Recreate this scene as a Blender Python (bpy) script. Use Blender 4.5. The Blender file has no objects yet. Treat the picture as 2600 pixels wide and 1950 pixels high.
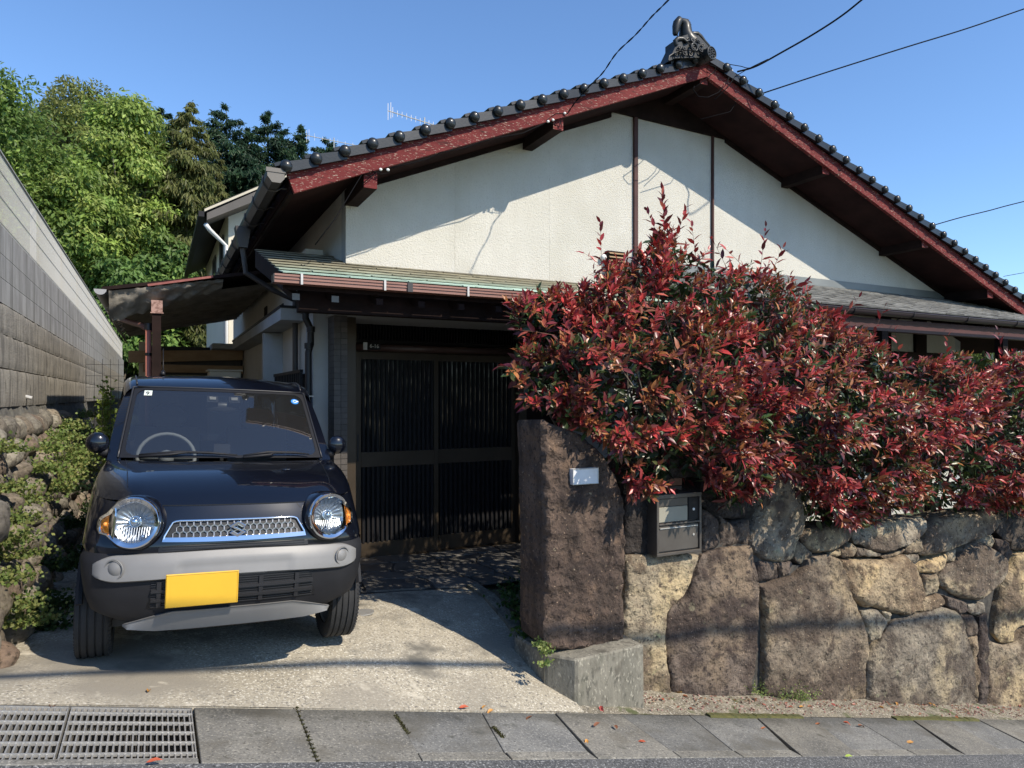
import bpy, bmesh, math, random
import numpy as np
from mathutils import Vector, Matrix, noise, Euler
random.seed(7); RNG = np.random.default_rng(11)
R = math.radians
scene = bpy.context.scene
COL = scene.collection

# ------------------------------------------------------------------ camera, sky, sun, exposure
CAM_H = 1.5; FPX = 1780.0; YAW = R(26.9); HY = 1007.0
cd = bpy.data.cameras.new('camera'); cam = bpy.data.objects.new('camera', cd); COL.objects.link(cam)
cam.location = (0, 0, CAM_H); cam.rotation_euler = (R(90), 0, -YAW)
cd.sensor_width = 36; cd.lens = 36*FPX/2600; cd.shift_y = (HY-975)/2600; cd.clip_end = 3000; cd.clip_start = .05
scene.camera = cam
SUN = Vector((.36, -.70, .75)).normalized()
w = bpy.data.worlds.new('World'); scene.world = w; w.use_nodes = True
nt = w.node_tree; sky = nt.nodes.new('ShaderNodeTexSky'); sky.sky_type = 'NISHITA'; sky.sun_disc = False
sky.sun_elevation = math.asin(SUN.z); sky.sun_rotation = math.atan2(SUN.x, SUN.y)
sky.altitude = 300; sky.air_density = 1.0; sky.dust_density = .15; sky.ozone_density = 6
bg = nt.nodes['Background']; bg.inputs[1].default_value = .15
hs = nt.nodes.new('ShaderNodeHueSaturation'); hs.inputs['Saturation'].default_value = 1.03; hs.inputs['Value'].default_value = 1.2
nt.links.new(sky.outputs[0], hs.inputs['Color']); nt.links.new(hs.outputs[0], bg.inputs[0])
sl = bpy.data.lights.new('sun', 'SUN'); sun = bpy.data.objects.new('sun', sl); COL.objects.link(sun)
sl.energy = 4.8; sl.angle = R(.5); sl.color = (1, .905, .765)
sun.rotation_euler = SUN.to_track_quat('Z', 'Y').to_euler(); sun.location = (5, -8, 12)
vs = scene.view_settings; vs.view_transform = 'Standard'; vs.look = 'None'; vs.gamma = 1; vs.exposure = .33; vs.use_curve_mapping = False

# ------------------------------------------------------------------ helpers
_c, _s = math.cos(YAW), math.sin(YAW)
def ray(u, v):
    a = (u-1300)/FPX; b = (HY-v)/FPX
    return (_c*a+_s, -_s*a+_c, b)
def P(u, v, Y):            # point of the photograph's direction (u, v) on the plane y = Y
    r = ray(u, v); t = Y/r[1]
    return Vector((r[0]*t, Y, CAM_H+r[2]*t))
def PXx(u, v, X):
    r = ray(u, v); t = X/r[0]
    return Vector((X, r[1]*t, CAM_H+r[2]*t))

def empty(name, loc, label=None, cat=None, group=None, rot=(0, 0, 0)):
    o = bpy.data.objects.new(name, None); COL.objects.link(o); o.location = loc; o.rotation_euler = rot
    o.empty_display_size = .2; o['root'] = 1
    tag(o, label, cat, group); return o
def tag(o, label=None, cat=None, group=None, kind=None):
    if label: o['label'] = label
    if cat: o['category'] = cat
    if group: o['group'] = group
    if kind: o['kind'] = kind
    return o
def rootof(o):
    while o.parent: o = o.parent
    return o
LOCAL = set()              # roots whose children are modelled in local coordinates
def offset(parent):
    if parent is None: return Vector((0, 0, 0))
    r = rootof(parent)
    if r.name in LOCAL or r.type != 'EMPTY': return Vector((0, 0, 0))
    return Vector(r.location)

class MB:
    def __init__(s): s.v = []; s.f = []
    def add(s, vs, fs):
        n = len(s.v); s.v += [tuple(q) for q in vs]; s.f += [tuple(i+n for i in f) for f in fs]; return s
    def hexa(s, p):        # 8 points: bottom 4 (ccw), top 4
        return s.add(p, [(0, 3, 2, 1), (4, 5, 6, 7), (0, 1, 5, 4), (1, 2, 6, 5), (2, 3, 7, 6), (3, 0, 4, 7)])
    def box(s, x0, x1, y0, y1, z0, z1):
        return s.hexa([(x0, y0, z0), (x1, y0, z0), (x1, y1, z0), (x0, y1, z0), (x0, y0, z1), (x1, y0, z1), (x1, y1, z1), (x0, y1, z1)])
    def obox(s, c, ax, ay, az):   # centre and three half vectors
        c, ax, ay, az = map(Vector, (c, ax, ay, az))
        return s.hexa([c-ax-ay-az, c+ax-ay-az, c+ax+ay-az, c-ax+ay-az, c-ax-ay+az, c+ax-ay+az, c+ax+ay+az, c-ax+ay+az])
    def beam(s, a, b, w, h, up=(0, 0, 1)):
        a, b = Vector(a), Vector(b); d = (b-a); L = d.length/2; d.normalize()
        side = d.cross(Vector(up)).normalized(); u = side.cross(d)
        return s.obox((a+b)/2, d*L, side*w/2, u*h/2)
    def prism(s, poly, d):  # polygon (3d points) extruded by vector d
        n = len(poly); d = Vector(d); a = [Vector(p) for p in poly]; b = [p+d for p in a]
        return s.add(a+b, [tuple(range(n-1, -1, -1)), tuple(range(n, 2*n))]+[(i, (i+1) % n, n+(i+1) % n, n+i) for i in range(n)])
    def tube(s, pts, r, n=8, cap=True):
        pts = [Vector(p) for p in pts]; m = len(pts); rr = r if isinstance(r, (list, tuple)) else [r]*m
        vs = []; ref = None
        for i, p in enumerate(pts):
            d = (pts[min(i+1, m-1)]-pts[max(i-1, 0)]).normalized()
            if ref is None: ref = d.orthogonal().normalized()
            ref = (ref-d*ref.dot(d)).normalized(); q = d.cross(ref)
            for k in range(n):
                t = 2*math.pi*k/n; vs.append(p+(ref*math.cos(t)+q*math.sin(t))*rr[i])
        fs = [(i*n+k, i*n+(k+1) % n, (i+1)*n+(k+1) % n, (i+1)*n+k) for i in range(m-1) for k in range(n)]
        if cap: fs += [tuple(range(n-1, -1, -1)), tuple((m-1)*n+k for k in range(n))]
        return s.add(vs, fs)
    def grid(s, rows, close=False):
        m = len(rows); n = len(rows[0]); vs = [p for r_ in rows for p in r_]
        k = n if close else n-1
        return s.add(vs, [(i*n+j, i*n+(j+1) % n, (i+1)*n+(j+1) % n, (i+1)*n+j) for i in range(m-1) for j in range(k)])
    def sphere(s, c, r, sx=1, sy=1, sz=1, n=12, m=8):
        rows = []
        for i in range(m+1):
            t = math.pi*i/m
            rows.append([(c[0]+r*sx*math.sin(t)*math.cos(2*math.pi*k/n), c[1]+r*sy*math.sin(t)*math.sin(2*math.pi*k/n), c[2]-r*sz*math.cos(t)) for k in range(n)])
        return s.grid(rows, True)
    def torus(s, c, Rr, r, ax=(1, 0, 0), ay=(0, 0, 1), n=24, m=8, arc=1.0):
        c, ax, ay = Vector(c), Vector(ax), Vector(ay); az = ax.cross(ay)
        rows = []
        for i in range(n+1):
            t = 2*math.pi*i/n*arc; e = ax*math.cos(t)+ay*math.sin(t)
            rows.append([c+e*Rr+(e*math.cos(2*math.pi*k/m)+az*math.sin(2*math.pi*k/m))*r for k in range(m)])
        return s.grid(rows, True)
    def disc(s, c, r, ax=(1, 0, 0), ay=(0, 0, 1), d=(0, 0, 0), n=24):
        c, ax, ay = Vector(c), Vector(ax), Vector(ay)
        poly = [c+(ax*math.cos(2*math.pi*k/n)+ay*math.sin(2*math.pi*k/n))*r for k in range(n)]
        return s.prism(poly, d) if Vector(d).length else s.add(poly, [tuple(range(n))])
    def mesh(s, name, off=Vector((0, 0, 0)), smooth=False):
        me = bpy.data.meshes.new(name)
        me.from_pydata([(v[0]-off[0], v[1]-off[1], v[2]-off[2]) for v in s.v], [], s.f); me.update()
        if smooth:
            me.polygons.foreach_set('use_smooth', [True]*len(me.polygons))
            if smooth is not True: me.set_sharp_from_angle(angle=R(smooth))
        return me

def build(name, mb, mat, parent=None, smooth=False, color=None, bevel=0, label=None, cat=None, group=None, kind=None, fixn=False):
    me = mb.mesh(name, offset(parent), smooth)
    if fixn or bevel:
        bm = bmesh.new(); bm.from_mesh(me)
        bmesh.ops.recalc_face_normals(bm, faces=bm.faces[:])
        if bevel: bmesh.ops.bevel(bm, geom=bm.edges[:], offset=bevel, segments=1, affect='EDGES', clamp_overlap=True)
        bm.to_mesh(me); bm.free()
    me.materials.append(mat)
    o = bpy.data.objects.new(name, me); COL.objects.link(o)
    if parent: o.parent = parent
    if color: o.color = (*color, 1)
    return tag(o, label, cat, group, kind)
def inst(name, me, parent, loc, rot=None, scale=None, color=None):
    o = bpy.data.objects.new(name, me); COL.objects.link(o)
    if parent: o.parent = parent
    o.location = Vector(loc)-offset(parent)
    if rot is not None: o.rotation_euler = rot
    if scale is not None: o.scale = scale
    if color: o.color = (*color, 1)
    return o

# ------------------------------------------------------------------ materials
def M(name, c1, c2=None, scale=4, rough=.8, bump=0, bscale=80, metal=0, coat=0, objcol=False, attr=False, stretch=(1, 1, 1),
      lo=.35, hi=.65, speck=None, streak=None, spec=.5, alpha=None, bump2=None, transl=0, detail=5, crough=.03):
    m = bpy.data.materials.new(name); m.use_nodes = True; n = m.node_tree; N = n.nodes; L = n.links; b = N['Principled BSDF']
    b.inputs['Roughness'].default_value = rough; b.inputs['Metallic'].default_value = metal
    b.inputs['Specular IOR Level'].default_value = spec
    b.inputs['Coat Weight'].default_value = coat; b.inputs['Coat Roughness'].default_value = crough
    tc = N.new('ShaderNodeTexCoord'); mp = N.new('ShaderNodeMapping'); mp.inputs['Scale'].default_value = stretch
    oi = N.new('ShaderNodeObjectInfo'); mul = N.new('ShaderNodeMath'); mul.operation = 'MULTIPLY'; mul.inputs[1].default_value = 37
    L.new(oi.outputs['Random'], mul.inputs[0]); L.new(tc.outputs['Object'], mp.inputs['Vector']); L.new(mul.outputs[0], mp.inputs['Location'])
    vec = mp.outputs[0]
    def mixc(fac, a, bb, mode='MIX'):
        x = N.new('ShaderNodeMix'); x.data_type = 'RGBA'; x.blend_type = mode
        for sock, val in ((0, fac), (6, a), (7, bb)):
            if hasattr(val, 'is_output'): L.new(val, x.inputs[sock])
            elif sock == 0: x.inputs[0].default_value = val
            else: x.inputs[sock].default_value = (*val, 1)
        return x.outputs[2]
    def nz(sc, det=5, v=None, a=.35, bb=.65):
        t = N.new('ShaderNodeTexNoise'); t.inputs['Scale'].default_value = sc; t.inputs['Detail'].default_value = det; t.inputs['Roughness'].default_value = .6
        L.new(v or vec, t.inputs['Vector'])
        r = N.new('ShaderNodeMapRange'); r.inputs[1].default_value = a; r.inputs[2].default_value = bb; L.new(t.outputs[0], r.inputs[0]); return r.outputs[0]
    col = mixc(nz(scale, detail, a=lo, bb=hi), c1, c2) if c2 else None
    if streak:             # (colour, scale, stretch, amount)
        mp2 = N.new('ShaderNodeMapping'); mp2.inputs['Scale'].default_value = streak[2]; L.new(tc.outputs['Object'], mp2.inputs[0])
        f = N.new('ShaderNodeMath'); f.operation = 'MULTIPLY'; f.inputs[1].default_value = streak[3]
        L.new(nz(streak[1], 5, mp2.outputs[0], .45, .62), f.inputs[0]); col = mixc(f.outputs[0], col if col is not None else c1, streak[0])
    if speck:
        for (sc_, s_, a_, b_) in speck: col = mixc(nz(s_, 3, a=a_, bb=b_), col if col is not None else c1, sc_)
    if objcol: col = mixc(1.0, col if col is not None else c1, oi.outputs['Color'], 'MULTIPLY')
    if attr:
        at = N.new('ShaderNodeAttribute'); at.attribute_name = 'Col'; col = mixc(1.0, col if col is not None else c1, at.outputs['Color'], 'MULTIPLY')
    if col is not None: L.new(col, b.inputs['Base Color'])
    else: b.inputs['Base Color'].default_value = (*c1, 1)
    if bump:
        t = N.new('ShaderNodeTexNoise'); t.inputs['Scale'].default_value = bscale; t.inputs['Detail'].default_value = 6; t.inputs['Roughness'].default_value = .65; L.new(vec, t.inputs['Vector'])
        bp = N.new('ShaderNodeBump'); bp.inputs['Strength'].default_value = 1; bp.inputs['Distance'].default_value = bump; L.new(t.outputs[0], bp.inputs['Height']); nrm = bp.outputs[0]
        if bump2:
            t2 = N.new('ShaderNodeTexNoise'); t2.inputs['Scale'].default_value = bump2[0]; t2.inputs['Detail'].default_value = 8; L.new(vec, t2.inputs['Vector'])
            b2 = N.new('ShaderNodeBump'); b2.inputs['Distance'].default_value = bump2[1]; L.new(t2.outputs[0], b2.inputs['Height']); L.new(nrm, b2.inputs['Normal']); nrm = b2.outputs[0]
        L.new(nrm, b.inputs['Normal'])
    if transl:
        tr = N.new('ShaderNodeBsdfTranslucent'); ms = N.new('ShaderNodeMixShader'); ms.inputs[0].default_value = transl
        if col is not None: L.new(col, tr.inputs[0])
        else: tr.inputs[0].default_value = (*c1, 1)
        L.new(b.outputs[0], ms.inputs[1]); L.new(tr.outputs[0], ms.inputs[2]); L.new(ms.outputs[0], N['Material Output'].inputs[0])
    return m

mt = {}
mt['asphalt'] = M('asphalt', (.075, .077, .08), (.11, .11, .108), 3, .9, .008, 80, speck=[((.34, .34, .33), 85, .55, .64), ((.03, .03, .03), 70, .55, .66)])
mt['gutter'] = M('gutter_concrete', (.75, .75, .75), (1.15, 1.13, 1.08), 3, .9, .004, 90, objcol=True, speck=[((1.75, 1.7, 1.6), 80, .54, .66), ((.45, .45, .44), 65, .55, .68), ((.62, .58, .5), 2.6, .52, .72), ((.5, .5, .45), 9, .62, .75)])
mt['driveway'] = M('driveway_concrete', (.30, .265, .20), (.41, .365, .28), 1.6, .92, .005, 70, speck=[((.62, .58, .48), 75, .54, .64), ((.16, .145, .12), 60, .54, .66), ((.25, .225, .18), 1.1, .48, .66), ((.15, .138, .112), 3.2, .54, .72), ((.55, .5, .4), 5, .62, .74)])
mt['concrete_old'] = M('weathered_concrete', (.15, .14, .11), (.25, .23, .18), 5, .95, .004, 80, stretch=(1, 1, .45), speck=[((.08, .075, .06), 34, .52, .72), ((.40, .37, .29), 60, .58, .7), ((.10, .09, .07), 9, .54, .7), ((.055, .06, .04), 3, .55, .7)])
mt['soil'] = M('gritty_soil', (.15, .13, .095), (.27, .235, .17), 9, .95, .01, 60, speck=[((.10, .09, .07), 50, .54, .64), ((.58, .53, .44), 70, .57, .66), ((.09, .1, .04), 5, .58, .66)])
mt['earth'] = M('earth', (.1, .08, .05), (.14, .12, .07), 1, .95)
mt['grass'] = M('hill_ground', (.03, .045, .015), (.06, .08, .03), .6, .95)
mt['stone'] = M('rough_stone', (.62, .58, .55), (1.3, 1.25, 1.15), 3.5, .92, .020, 40, objcol=True, bump2=(12, .05), detail=10,
                speck=[((1.4, 1.28, 1.02), 1.3, .5, .6), ((.42, .36, .33), 1.9, .46, .56), ((.36, .3, .27), 6, .56, .68), ((1.2, 1.3, 1.0), 7, .66, .74), ((.3, .26, .25), 16, .56, .7), ((2.7, 2.5, 2.2), 75, .65, .72), ((.22, .2, .19), 40, .58, .68)])
mt['stone_dark'] = M('gate_stone', (.6, .52, .48), (1.15, 1.02, .92), 4, .93, .020, 44, objcol=True, bump2=(10, .05), detail=10,
                streak=((.36, .32, .3), 3.2, (2.5, 2.5, .5), .8), speck=[((1.5, 1.25, 1.0), 3, .58, .72), ((.35, .3, .3), 5, .54, .68), ((3.0, 2.8, 2.4), 60, .66, .71), ((2.2, 2.3, 1.9), 14, .70, .73), ((.25, .22, .21), 40, .56, .66)])
mt['mortar'] = M('dark_mortar', (.03, .028, .025), (.09, .082, .07), 12, .95, .004, 60)
mt['boulder'] = M('river_boulder', (.6, .56, .52), (1.2, 1.15, 1.05), 3, .85, .004, 60, objcol=True, speck=[((.3, .28, .22), 4, .52, .68), ((.5, .6, .25), 7, .64, .72)])
mt['stucco'] = M('cream_stucco', (.55, .53, .465), (.60, .58, .515), 1.2, .95, .005, 110, spec=.2, bump2=(75, .007), streak=((.50, .475, .41), 2.3, (2.2, 1, .14), .25), speck=[((.49, .47, .41), 70, .56, .7), ((.50, .48, .41), 1.1, .52, .75)])
mt['stucco_low'] = M('grey_stucco', (.36, .37, .36), (.44, .45, .44), 2, .95, .004, 90, spec=.2)
mt['red_wood'] = M('weathered_red_wood', (.17, .028, .025), (.24, .05, .042), 3, .75, .002, 60, stretch=(1, 1, 5), speck=[((.07, .02, .018), 24, .6, .7)])
mt['dark_wood'] = M('dark_wood', (.013, .008, .007), (.026, .015, .013), 4, .8, .002, 60, spec=.12)
mt['soffit'] = M('soffit_wood', (.018, .009, .009), (.036, .017, .016), 3, .85, spec=.1)
mt['tile_roof'] = M('glazed_black_tile', (.008, .010, .011), (.017, .02, .022), 5, .36, .0006, 50, spec=.35, coat=.2, crough=.06)
mt['gutter_brown'] = M('brown_gutter', (.04, .034, .031), None, rough=.45)
mt['gutter_copper'] = M('copper_coloured_gutter', (.22, .105, .075), (.27, .135, .10), 3, .5)
mt['metal_grey'] = M('galvanised', (.42, .41, .38), (.52, .5, .46), 20, .5, metal=.6)
mt['shingle'] = M('copper_green_shingle', (.6, .6, .55), (1.15, 1.15, 1.1), 3, .8, .0015, 60, objcol=True, stretch=(1, 3, 1), speck=[((.45, .42, .34), 6, .56, .7)])
mt['shingle_grey'] = M('grey_shingle', (.7, .7, .68), (1.2, 1.2, 1.15), 6, .9, .002, 60, objcol=True, stretch=(1, 3, 1))
mt['bronze'] = M('bronze_frame', (.05, .036, .022), (.065, .047, .03), 3, .45, metal=.3)
mt['slat'] = M('dark_slat', (.012, .011, .012), None, rough=.55, spec=.25)
mt['black'] = M('black_paint', (.008, .008, .009), None, rough=.5)
mt['glass_dark'] = M('dark_glass', (.01, .012, .015), None, rough=.08)
mt['brick_tile'] = M('brown_wall_tile', (.8, .8, .8), (1.15, 1.15, 1.15), 8, .6, objcol=True)
mt['white'] = M('white_paint', (.75, .75, .72), None, rough=.5)
mt['plate_white'] = M('nameplate', (.62, .63, .64), (.7, .71, .72), 8, .35)
mt['pale'] = M('pale_plaster', (.5, .45, .34), (.56, .5, .39), 1, .9)
mt['block'] = M('smooth_block', (.85, .84, .82), (1.15, 1.13, 1.1), 3, .92, .002, 90, objcol=True, streak=((.45, .43, .4), 6, (1, 2.2, .12), .8))
mt['rough_block'] = M('rough_faced_block', (.85, .82, .76), (1.15, 1.1, 1.0), 4, .95, .006, 30, objcol=True, streak=((.13, .12, .105), 7, (1, 2.2, .3), .5), bump2=(70, .006))
mt['wire_white'] = M('pale_fence_wire', (.42, .41, .37), None, rough=.6)
mt['cable'] = M('black_cable', (.008, .008, .009), None, rough=.9, spec=.1)
mt['leaf_obj'] = M('photinia_leaf', (.85, .85, .85), (1.2, 1.1, 1.1), 30, .36, objcol=True, spec=.55, transl=.2)
mt['leaf_att'] = M('photinia_foliage', (.85, .85, .85), (1.2, 1.1, 1.1), 30, .36, attr=True, spec=.55, transl=.2)
mt['tree_leaf'] = M('tree_foliage', (1, 1, 1), None, rough=.5, attr=True, spec=.35, transl=.45)
mt['twig'] = M('twig', (.09, .03, .02), (.12, .06, .04), 8, .8)
mt['bark'] = M('bark', (.09, .075, .055), (.17, .15, .12), 6, .95, .01, 12)
mt['fallen'] = M('fallen_leaf', (.9, .9, .9), (1.1, 1.1, 1.1), 20, .6, objcol=True)
mt['moss'] = M('moss', (.055, .06, .016), (.11, .10, .03), 20, .95, .006, 90)
mt['cloth'] = M('tattered_cloth', (.16, .145, .12), (.30, .27, .22), 5, .95, .004, 30)
mt['rust'] = M('rusty_copper_cap', (.2, .11, .085), (.36, .22, .18), 24, .7, lo=.45, hi=.55)
mt['wood_tan'] = M('tan_timber', (.30, .19, .10), (.38, .26, .15), 4, .8, stretch=(1, 1, 4))
mt['cladding'] = M('brown_cladding', (.075, .068, .06), (.095, .085, .075), 2, .7)
# damp dirty band towards the rear edge of the gutter slabs
g_ = mt['gutter'].node_tree; N_ = g_.nodes; L_ = g_.links; b_ = N_['Principled BSDF']; src = b_.inputs['Base Color'].links[0].from_socket
tc_ = N_.new('ShaderNodeTexCoord'); sx_ = N_.new('ShaderNodeSeparateXYZ'); L_.new(tc_.outputs['Object'], sx_.inputs[0]); nn = N_.new('ShaderNodeTexNoise'); nn.inputs['Scale'].default_value = 5; L_.new(tc_.outputs['Object'], nn.inputs['Vector'])
ad = N_.new('ShaderNodeMath'); ad.operation = 'MULTIPLY_ADD'; ad.inputs[1].default_value = .25; L_.new(nn.outputs[0], ad.inputs[0]); L_.new(sx_.outputs['Y'], ad.inputs[2])
mr = N_.new('ShaderNodeMapRange'); mr.inputs[1].default_value = .24; mr.inputs[2].default_value = .38; mr.inputs[4].default_value = .6; L_.new(ad.outputs[0], mr.inputs[0])
mx = N_.new('ShaderNodeMix'); mx.data_type = 'RGBA'; mx.blend_type = 'MULTIPLY'; L_.new(mr.outputs[0], mx.inputs[0]); L_.new(src, mx.inputs[6]); mx.inputs[7].default_value = (.32, .32, .3, 1); L_.new(mx.outputs[2], b_.inputs['Base Color'])
# peeling of the red paint: light wood shows in flakes
# ------------------------------------------------------------------ ground, road, gutter
def z_gut(x): return .04-.217*x
def z_road(x): return .055-.2245*x
KX = [-1.3, -.3, .99, 2.39, 4.2]
KY = [3.7, 4.42, 5.2, 6.2, 7.2, 14.0]
KZ = [[z_gut(x) for x in KX], [.17, .105, -.01, -.31, -.5], [.12, .09, -.02, -.13, -.17], [.08, .05, -.08, -.14, -.17], [.03, .0, -.13, -.16, -.17], [.03, 0, -.1, -.16, -.17]]
def z_drive(x, y):
    i = max(k for k in range(len(KX)-1) if x >= KX[k] or k == 0); j = max(k for k in range(len(KY)-1) if y >= KY[k] or k == 0)
    a = min(1, max(0, (x-KX[i])/(KX[i+1]-KX[i]))); b = min(1, max(0, (y-KY[j])/(KY[j+1]-KY[j])))
    return (KZ[j][i]*(1-a)+KZ[j][i+1]*a)*(1-b)+(KZ[j+1][i]*(1-a)+KZ[j+1][i+1]*a)*b
def frange(a, b, n): return [a+(b-a)*i/n for i in range(n+1)]
def street_z(x): return -.2245*max(-30, min(45, x))+.055

def terrain_z(x, y):
    s = street_z(x)-.35
    if y < 3.9: return s if y > -8 else s-(-8-y)*.03
    hill = max(0, y-29.5)*.6
    if x < -1.6: base = 3.1 if y > 4.6 else s
    elif x < 12.2: base = -.75 if y > 4.7 else min(s, -.75)
    else: base = s
    return base+min(hill, 22)
xs = [-400, -150, -60, -30, -20, -12, -6, -3, -1.62, -1.58, 0, 2, 4, 7, 9, 12.1, 12.3, 16, 22, 30, 45, 80, 160, 400]
ys = [-400, -100, -30, -8, 0, 3.5, 3.85, 4.65, 4.75, 8, 12, 20, 24, 29.5, 33, 36, 40, 60, 90, 200, 600]
m = MB(); m.grid([[(x, y, terrain_z(x, y)) for x in xs] for y in ys])
build('ground', m, mt['grass'], kind='structure')

m = MB()
m.grid([[(x, y, street_z(x)-(.004 if y > 3.05 else .012)+.0*y) for x in frange(-30, 45, 75)] for y in (-3.2, 0, 1.5, 2.6, 3.1)])
m.grid([[(x, 3.1, street_z(x)-.004) for x in (-30, 45)], [(x, 3.1, street_z(x)-.5) for x in (-30, 45)]])
build('road', m, mt['asphalt'], kind='structure')

# gutter strip: covers and slabs between road and houses
gut = empty('gutter', (1, 3.4, -.2)); tag(gut, kind='structure')
m = MB(); m.grid([[(x, y, street_z(x)-.14) for x in frange(-14, 24, 38)] for y in (3.1, 3.7)]); build('gutter_bed', m, mt['mortar'], gut)
def slab(x0, x1, x0b, x1b, tone, dz=0, y0=3.1, y1=3.7, name='slab'):
    g = .0022
    def zz(x, y): t = (y-3.1)/.6; return z_road(x)*(1-t)+z_gut(x)*t+dz
    top = [(x0b+g, y0, zz(x0b, y0)), (x1b-g, y0, zz(x1b, y0)), (x1-g, y1, zz(x1, y1)), (x0+g, y1, zz(x0, y1))]
    m = MB().prism([(p[0], p[1], p[2]-.12) for p in top], (0, 0, .12))
    return build(name, m, mt['gutter'], gut, color=tone, bevel=.003)
def gx(u, v, y):
    r = ray(u, v); return r[0]/r[1]*y
JT = [(753, 805), (1002, 1072), (1223, 1300), (1409, 1517), (1573, 1729), (1750, 1888), (1917, 2037), (2058, 2184), (2164, 2328), (2311, 2450), (2400, 2560), (2481, 2660)]
px = [(.33-.0, .40)]
edges = [(.16, .16)]+[(gx(a, 1800, 3.7), gx(b, 1920, 3.1)) for a, b in JT]
x = edges[-1][0]
while x < 14: x += random.choice([.42, .6, .5]); edges.append((x, x-.02))
for i in range(len(edges)-1):
    t = random.uniform(.16, .215); c = (t, t*.96, t*.85)
    (a, a2), (b, b2) = edges[i], edges[i+1]
    if i in (2, 3, 5, 6, 8, 9, 11):       # recessed cover in a cast frame
        slab(a, b, a2, b2, (t*.92, t*.92, t*.88), -.004, 3.19, 3.7)
        slab(a2+.006, b2-.006, a2, b2, c, .0, 3.1, 3.183)
    else: slab(a, b, a2, b2, c, random.uniform(-.002, .003))
slab(-.86, .155, -.86, .155, (.18, .175, .16), 0, 3.1, 3.145); slab(-.86, .155, -.86, .155, (.16, .155, .14), 0, 3.665, 3.7)
x = -.866
while x > -6: slab(x-.6, x, x-.6, x, (.18, .178, .165)); x -= .6
# moss strips in the gutter joints
mo = MB()
for (u0, u1) in ((1798, 2034), (2270, 2480)):
    for k in range(24):
        a = gx(u0+(u1-u0)*k/24, 1822, 3.69); b = gx(u0+(u1-u0)*(k+1)/24, 1822, 3.69); h = .008+.006*random.random()
        mo.hexa([(a, 3.66, z_gut(a)-.01), (b, 3.66, z_gut(b)-.01), (b, 3.72, z_gut(b)-.01), (a, 3.72, z_gut(a)-.01), (a, 3.668, z_gut(a)+h), (b, 3.668, z_gut(b)+h), (b, 3.715, z_gut(b)+h), (a, 3.715, z_gut(a)+h)])
build('moss', mo, mt['moss'], label='green moss growing along the rear edge of the gutter slabs', cat='moss', kind='stuff')

# drain grating: two panels
for (x0, x1, lab) in ((-.845, -.345, 'galvanised steel drain grating, the shorter left panel at the corner of the driveway'), (-.335, .150, 'galvanised steel drain grating, the panel beside the concrete gutter slabs')):
    g = empty('drain_grating', ((x0+x1)/2, 3.4, z_gut((x0+x1)/2)), lab, 'drain grating', 'steel gratings over the roadside drain')
    def zz(x): return (z_road(x)+z_gut(x))/2+.002
    m = MB()
    for y in (3.15, 3.655): m.hexa([(x0, y-.004, zz(x0)-.035), (x1, y-.004, zz(x1)-.035), (x1, y+.004, zz(x1)-.035), (x0, y+.004, zz(x0)-.035), (x0, y-.004, zz(x0)), (x1, y-.004, zz(x1)), (x1, y+.004, zz(x1)), (x0, y+.004, zz(x0))])
    for x in (x0, x1-.005): m.box(x, x+.005, 3.154, 3.651, zz(x)-.035, zz(x))
    build('frame', m, mt['metal_grey'], g)
    bm_ = MB().box(-.0028, .0028, 3.154-3.4, 3.651-3.4, -.035, 0).mesh('bar'); bm_.materials.append(mt['metal_grey'])
    x = x0+.022
    while x < x1-.01: inst('bar', bm_, g, (x, 3.4, zz(x)-.001)); x += .0225
    for k in range(5):
        y = 3.20+.1*k; m = MB(); m.hexa([(x0, y-.004, zz(x0)-.012), (x1, y-.004, zz(x1)-.012), (x1, y+.004, zz(x1)-.012), (x0, y+.004, zz(x0)-.012), (x0, y-.004, zz(x0)+.002), (x1, y-.004, zz(x1)+.002), (x1, y+.004, zz(x1)+.002), (x0, y+.004, zz(x0)+.002)])
        build('cross_rod', m, mt['metal_grey'], g)

# driveway, strip of soil, porch
m = MB(); XS = frange(-1.3, 2.39, 36); YS = frange(3.706, 8.5, 46)+[10, 12, 14]
m.grid([[(x, y, z_drive(x, y)+.006*noise.noise((x*2, y*2, 0))) for x in XS] for y in YS])
m.grid([[(x, 3.706, z_drive(x, 3.706)) for x in XS], [(x, 3.706, z_drive(x, 3.706)-.2) for x in XS]])
build('driveway', m, mt['driveway'], kind='structure', smooth=True)
m = MB(); XS = frange(2.3, 14, 80)
def z_strip(x, y): return z_gut(x)-.004+max(0, y-3.72)*.10
m.grid([[(x, y, z_strip(x, y)+(.014*noise.noise((x*6, y*9, 3)) if y > 3.72 else 0)) for x in XS] for y in (3.704, 3.74, 3.8, 3.87, 3.95, 4.05, 4.2)])
build('path', m, mt['soil'], kind='structure', smooth=True)
m = MB()
m.grid([[(x, y, z_drive(min(x, 2.39), y)-.02-(0.03 if x > 2.4 else 0)) for x in frange(2.3, 4.3, 8)] for y in frange(4.4, 8, 12)])
build('garden_soil', m, mt['earth'], kind='structure')
porch = empty('porch_floor', (2.4, 6.2, -.14)); tag(porch, kind='structure')
m = MB(); m.grid([[(x, y, z_drive(min(x, 2.39), y)+.003) for x in frange(1.05, 4.2, 10)] for y in frange(5.5, 7.2, 8)]); build('mortar_bed', m, mt['mortar'], porch)
mt['flag'] = M('flagstone', (.7, .7, .72), (1.2, 1.15, 1.1), 5, .55, .003, 40, objcol=True)
nx, ny = 7, 4; jit = {}
for i in range(nx+1):
    for j in range(ny+1):
        x = 1.1+3.0*i/nx; y = 5.52+1.5*j/ny
        if 0 < i < nx: x += random.uniform(-.13, .13)
        if 0 < j < ny: y += random.uniform(-.1, .1)
        if j % 2: x += .12 if 0 < i < nx else 0
        jit[i, j] = (x, y)
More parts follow.
